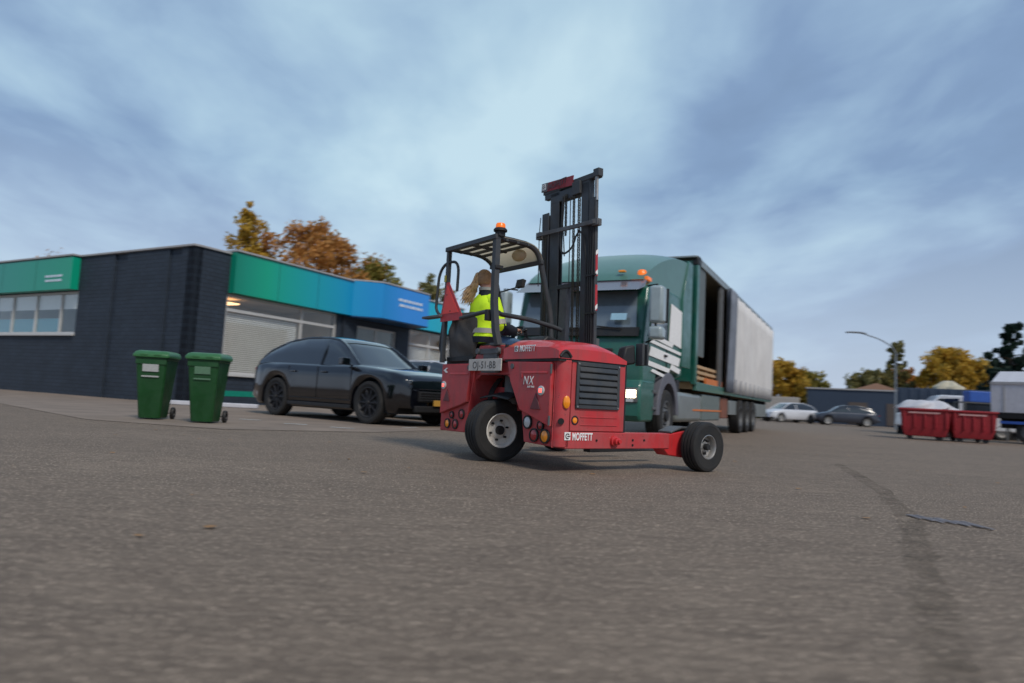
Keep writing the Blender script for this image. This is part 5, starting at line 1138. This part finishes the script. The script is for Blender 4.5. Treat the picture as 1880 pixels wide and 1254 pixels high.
m = MB(); m.prism([(.3, -1.01, 1.4), (1.75, -1.01, 1.4), (1.2, -1.01, 2.1), (.3, -1.01, 2.1)], (0, 2.02, 0)); m.prism([(1.35, -.85, 2.32), (1.35, .85, 2.32), (1.93, .85, 1.52), (1.93, -.85, 1.52)], (.03, 0, .03)); m.build("windows", GLASS, wv_)
for x_ in (-1.7, 1.7):
    for s in (-1, 1): wheel("wheel", wv_, (x_, s*.9, .35), (0, s, 0), .35, .22, .22, RUBBER, STEEL, detail=False, tread=False)
# white lorry at the right edge
wl_ = thing("white_lorry", "white covered lorry with dark undercarriage at the right edge of the yard", "lorry", (18.2, 25.4, 0), rad(-50))
m = MB(); m.prism([(0, 0, 1.12), (0, 2.4, 1.12), (0, 2.4, 2.25), (0, 1.2, 2.75), (0, 0, 2.25)], (6.5, 0, 0)); m.build("cover", TARP, wl_, bevel=.03)
m = MB()
for k in range(8): m.box(.4+.85*k, .46+.85*k, -.02, -.001, 1.13, 2.20)
m.box(0, 6.5, -.03, 0, 2.18, 2.28); m.build("cover_strap", CAP, wl_)
m = MB(); m.box(0, 6.6, .0, 2.4, .92, 1.13); m.box(.2, 6.4, .5, 1.9, .55, .92); m.box(1.9, 2.9, .0, .5, .45, .9); m.build("chassis", DARKVOID, wl_)
m = MB(); m.box(.3, 6.2, -.03, .02, .72, .82); m.build("blue_side_rail", BLUE, wl_)
for x_ in (1.2, 4.6, 5.7):
    for y_, s in ((.2, -1), (2.2, 1)): wheel("wheel", wl_, (x_, y_, .45), (0, s, 0), .45, .28, .26, RUBBER, MGREY, tread=False, detail=False)
# street lamp
lp = thing("street_lamp", "tall grey street lamp with a curved arm, above the far navy building", "street lamp", (24.5, 42.6, 0), 0)
m = MB(); m.tube([(0, 0, 0), (0, 0, 2.0), (0, 0, 4.6)]+arc((0, 0, 4.8), (-.1, 0, 5.35), (-1.2, 0, 5.75), 8)+[(-2.0, 0, 5.98)], [.07, .055, .045]+[.04]*10, 10); m.build("pole", GALV, lp, smooth=60)
m = MB(); m.loft([[(x_, y_*w_, 6.0+.03*k_+z_) for y_, z_ in ((-1, 0), (-.6, .06), (.6, .06), (1, 0), (.6, -.05), (-.6, -.05))] for x_, w_, k_ in ((-1.9, .08, 0), (-2.3, .15, 2), (-2.9, .15, 2), (-3.2, .07, 1))]); m.build("lamp_head", GALV, lp, bevel=.01)
# ================================================================ TREES
def leafmat(name, cols):
    m = bpy.data.materials.new(name); m.use_nodes = True; t = m.node_tree; b = t.nodes['Principled BSDF']; b.inputs['Roughness'].default_value = .7
    tcn = t.nodes.new("ShaderNodeTexCoord"); nn = noise(t.nodes, 1.1, 5, .7, .5); t.links.new(tcn.outputs['Object'], nn.inputs[0])
    c = t.nodes.new("ShaderNodeValToRGB"); el = c.color_ramp.elements; el[0].position = .32; el[0].color = cols[0]+(1,); el[1].position = .68; el[1].color = cols[-1]+(1,)
    for i, k in enumerate(cols[1:-1]): q = el.new(.32+.36*(i+1)/(len(cols)-1)); q.color = k+(1,)
    t.links.new(nn.outputs[0], c.inputs[0]); t.links.new(c.outputs[0], b.inputs['Base Color'])
    trn = t.nodes.new('ShaderNodeBsdfTranslucent'); t.links.new(c.outputs[0], trn.inputs[0]); mxs = t.nodes.new('ShaderNodeMixShader'); mxs.inputs[0].default_value = .35
    t.links.new(b.outputs[0], mxs.inputs[1]); t.links.new(trn.outputs[0], mxs.inputs[2]); t.links.new(mxs.outputs[0], t.nodes['Material Output'].inputs[0])
    return m
LM = {'brown': leafmat("brown_orange_leaf", [(.20, .13, .035), (.50, .22, .05), (.62, .32, .08)]), 'orange': leafmat("golden_leaf", [(.22, .19, .03), (.52, .31, .03), (.62, .38, .05)]),
      'green': leafmat("olive_leaf", [(.10, .11, .02), (.23, .20, .03), (.40, .27, .05)]), 'pine': leafmat("dark_needle", [(.006, .02, .014), (.012, .035, .02), (.02, .05, .03)]),
      'pale': leafmat("grey_green_leaf", [(.12, .14, .06), (.24, .22, .08), (.34, .25, .07)])}
def tree(name, label, loc, h, rad_, kind, shape='round', nleaf=5000, seedv=1, cz=.62, leaf=.16, gap=.5):
    rn = random.Random(seedv); t = thing(name, label, "tree", loc)
    tr_ = MB(); tr_.tube([(0, 0, -.1), (.05, 0, h*.25), (-.05, .05, h*.55), (0, 0, h*.9)], [h*.025, h*.018, h*.012, h*.004], 8)
    cl = []
    nb = 26
    for k in range(nb):
        f = (k+.5)/nb; z0_ = h*(.22+.68*f)
        if shape == 'cone': rr = rad_*(1-f)**.8*1.05
        elif shape == 'column': rr = rad_*(.55+.45*math.sin(pi*min(1, f*1.1)))*(1-.5*f)
        else: rr = rad_*max(.01, math.sin(pi*(.18+.78*f)))**.6
        a = k*2.4+rn.uniform(-.4, .4); l = rr*rn.uniform(.65, 1.0); e2 = Vector((l*cos(a), l*sin(a), z0_+l*(.35 if shape != 'cone' else -.15)))
        tr_.tube([(0, 0, z0_-l*.2), tuple(e2*.5+Vector((0, 0, z0_*.5))), tuple(e2)], [h*.007, h*.004, h*.0015], 5)
        for j in range(5):
            f2 = rn.uniform(.35, 1.08); cl.append((Vector((e2.x*f2, e2.y*f2, z0_+(e2.z-z0_)*f2))+Vector((rn.gauss(0, .3), rn.gauss(0, .3), rn.gauss(0, .25)))*rad_*.3, rad_*rn.uniform(.10, .26)*(1.0 if shape != 'cone' else (1.1-f))))
    for k in range(6): cl.append((Vector((rn.gauss(0, .12)*rad_, rn.gauss(0, .12)*rad_, h*rn.uniform(.80, .98))), rad_*.16*(.6 if shape != 'round' else 1)))
    tr_.build("trunk", BARK, t, smooth=60)
    lb = MB(); vs = []; fs = []
    for k in range(nleaf):
        c_, r_ = cl[rn.randrange(len(cl))]
        d = Vector((rn.gauss(0, 1), rn.gauss(0, 1), rn.gauss(0, 1))).normalized()*r_*rn.random()**.45; p = c_+d
        n = Vector((rn.gauss(0, 1), rn.gauss(0, 1), rn.gauss(0, 1))).normalized(); u_ = n.orthogonal().normalized(); v_ = n.cross(u_); s = leaf*rn.uniform(.6, 1.3)
        o = len(vs); vs += [p+u_*s, p+v_*s*.55, p-u_*s, p-v_*s*.55]; fs.append((o, o+1, o+2, o+3))
    lb.add(vs, fs); lb.build("crown", LM[kind], t, smooth=0, merge=False)
    return t
tree("autumn_tree", "slender tall tree with olive and rust leaves above the navy office roof corner", (-15.5, 38, 0), 11.3, 2.1, 'orange', 'column', 6500, 1, leaf=.12)
tree("autumn_tree", "wide thinning tree with brown and orange leaves behind the teal fascia", (-12.2, 41, 0), 11.0, 3.9, 'brown', 'round', 12000, 2, leaf=.14)
tree("autumn_tree", "bushy olive-yellow tree behind the blue part of the fascia", (-9.1, 43, 0), 9.4, 2.9, 'green', 'round', 9000, 3, leaf=.15)
tree("autumn_tree", "small dull green tree just left of the forklift cab", (-5.7, 46, 0), 8.9, 2.1, 'pale', 'round', 5000, 4, leaf=.15)
tree("autumn_tree", "sparse reddish-brown treetop between the cab and the fascia", (-7.4, 50, 0), 8.8, 1.3, 'brown', 'round', 1600, 14, leaf=.14)
tree("bare_tree", "nearly leafless tree far left behind the office roof", (-36, 52, 0), 10.6, 2.6, 'brown', 'round', 700, 5, leaf=.12)
tree("autumn_tree", "yellow-green tree behind the beige container right of the truck", (27.6, 68, 0), 6.0, 2.6, 'orange', 'round', 5000, 6, leaf=.2)
tree("autumn_tree", "low spreading olive tree above the left end of the far navy building", (30.5, 69, 0), 4.9, 2.6, 'green', 'round', 4200, 7, leaf=.2)
tree("pointed_tree", "narrow pointed grey-green tree under the street lamp arm", (39.2, 68, 0), 9.0, 2.2, 'pale', 'cone', 7000, 8, leaf=.2)
tree("autumn_tree", "low grey-green bushy tree left of the pointed tree", (36.8, 68.5, 0), 5.6, 2.4, 'pale', 'round', 4500, 9, leaf=.2)
tree("autumn_tree", "broad golden-orange tree behind the red skips", (42.0, 64, 0), 7.6, 3.4, 'orange', 'round', 11000, 10, leaf=.2)
tree("autumn_tree", "low orange-brown tree between the pointed tree and the golden tree", (41.0, 70, 0), 5.8, 2.6, 'brown', 'round', 5000, 15, leaf=.2)
tree("conifer", "dark green conifer above the white lorry at the right edge", (40.4, 54, 0), 9.2, 3.4, 'pine', 'cone', 17000, 11, leaf=.17)
tree("autumn_tree", "pale autumn tree between the golden tree and the dark conifer", (45.5, 64, 0), 6.6, 2.6, 'pale', 'round', 5000, 12, leaf=.2)
# hedge line closing the yard
def hedge(name, label, p0, p1, h, m, n_, seedv):
    rn = random.Random(seedv); a, b = Vector(p0), Vector(p1); vs = []; fs = []
    for k in range(n_):
        f = rn.random(); c_ = a.lerp(b, f); p = c_+Vector((rn.gauss(0, .5), rn.gauss(0, .5), h*(rn.random()**.8)*(.8+.2*sin(f*23)+.1*sin(f*57))))
        n = Vector((rn.gauss(0, 1), rn.gauss(0, 1), rn.gauss(0, 1))).normalized(); u_ = n.orthogonal().normalized(); v_ = n.cross(u_); s = .26*rn.uniform(.6, 1.3)
        o = len(vs); vs += [p+u_*s, p+v_*s*.6, p-u_*s, p-v_*s*.6]; fs.append((o, o+1, o+2, o+3))
    mb = MB(); mb.add(vs, fs); o = mb.build(name, m, smooth=0, merge=False); tag(o, label, "hedge"); return o
hedge("hedge", "long clipped olive hedge along the far yard boundary", (16, 74, 0), (70, 62, 0), 3.0, LM['green'], 14000, 3)
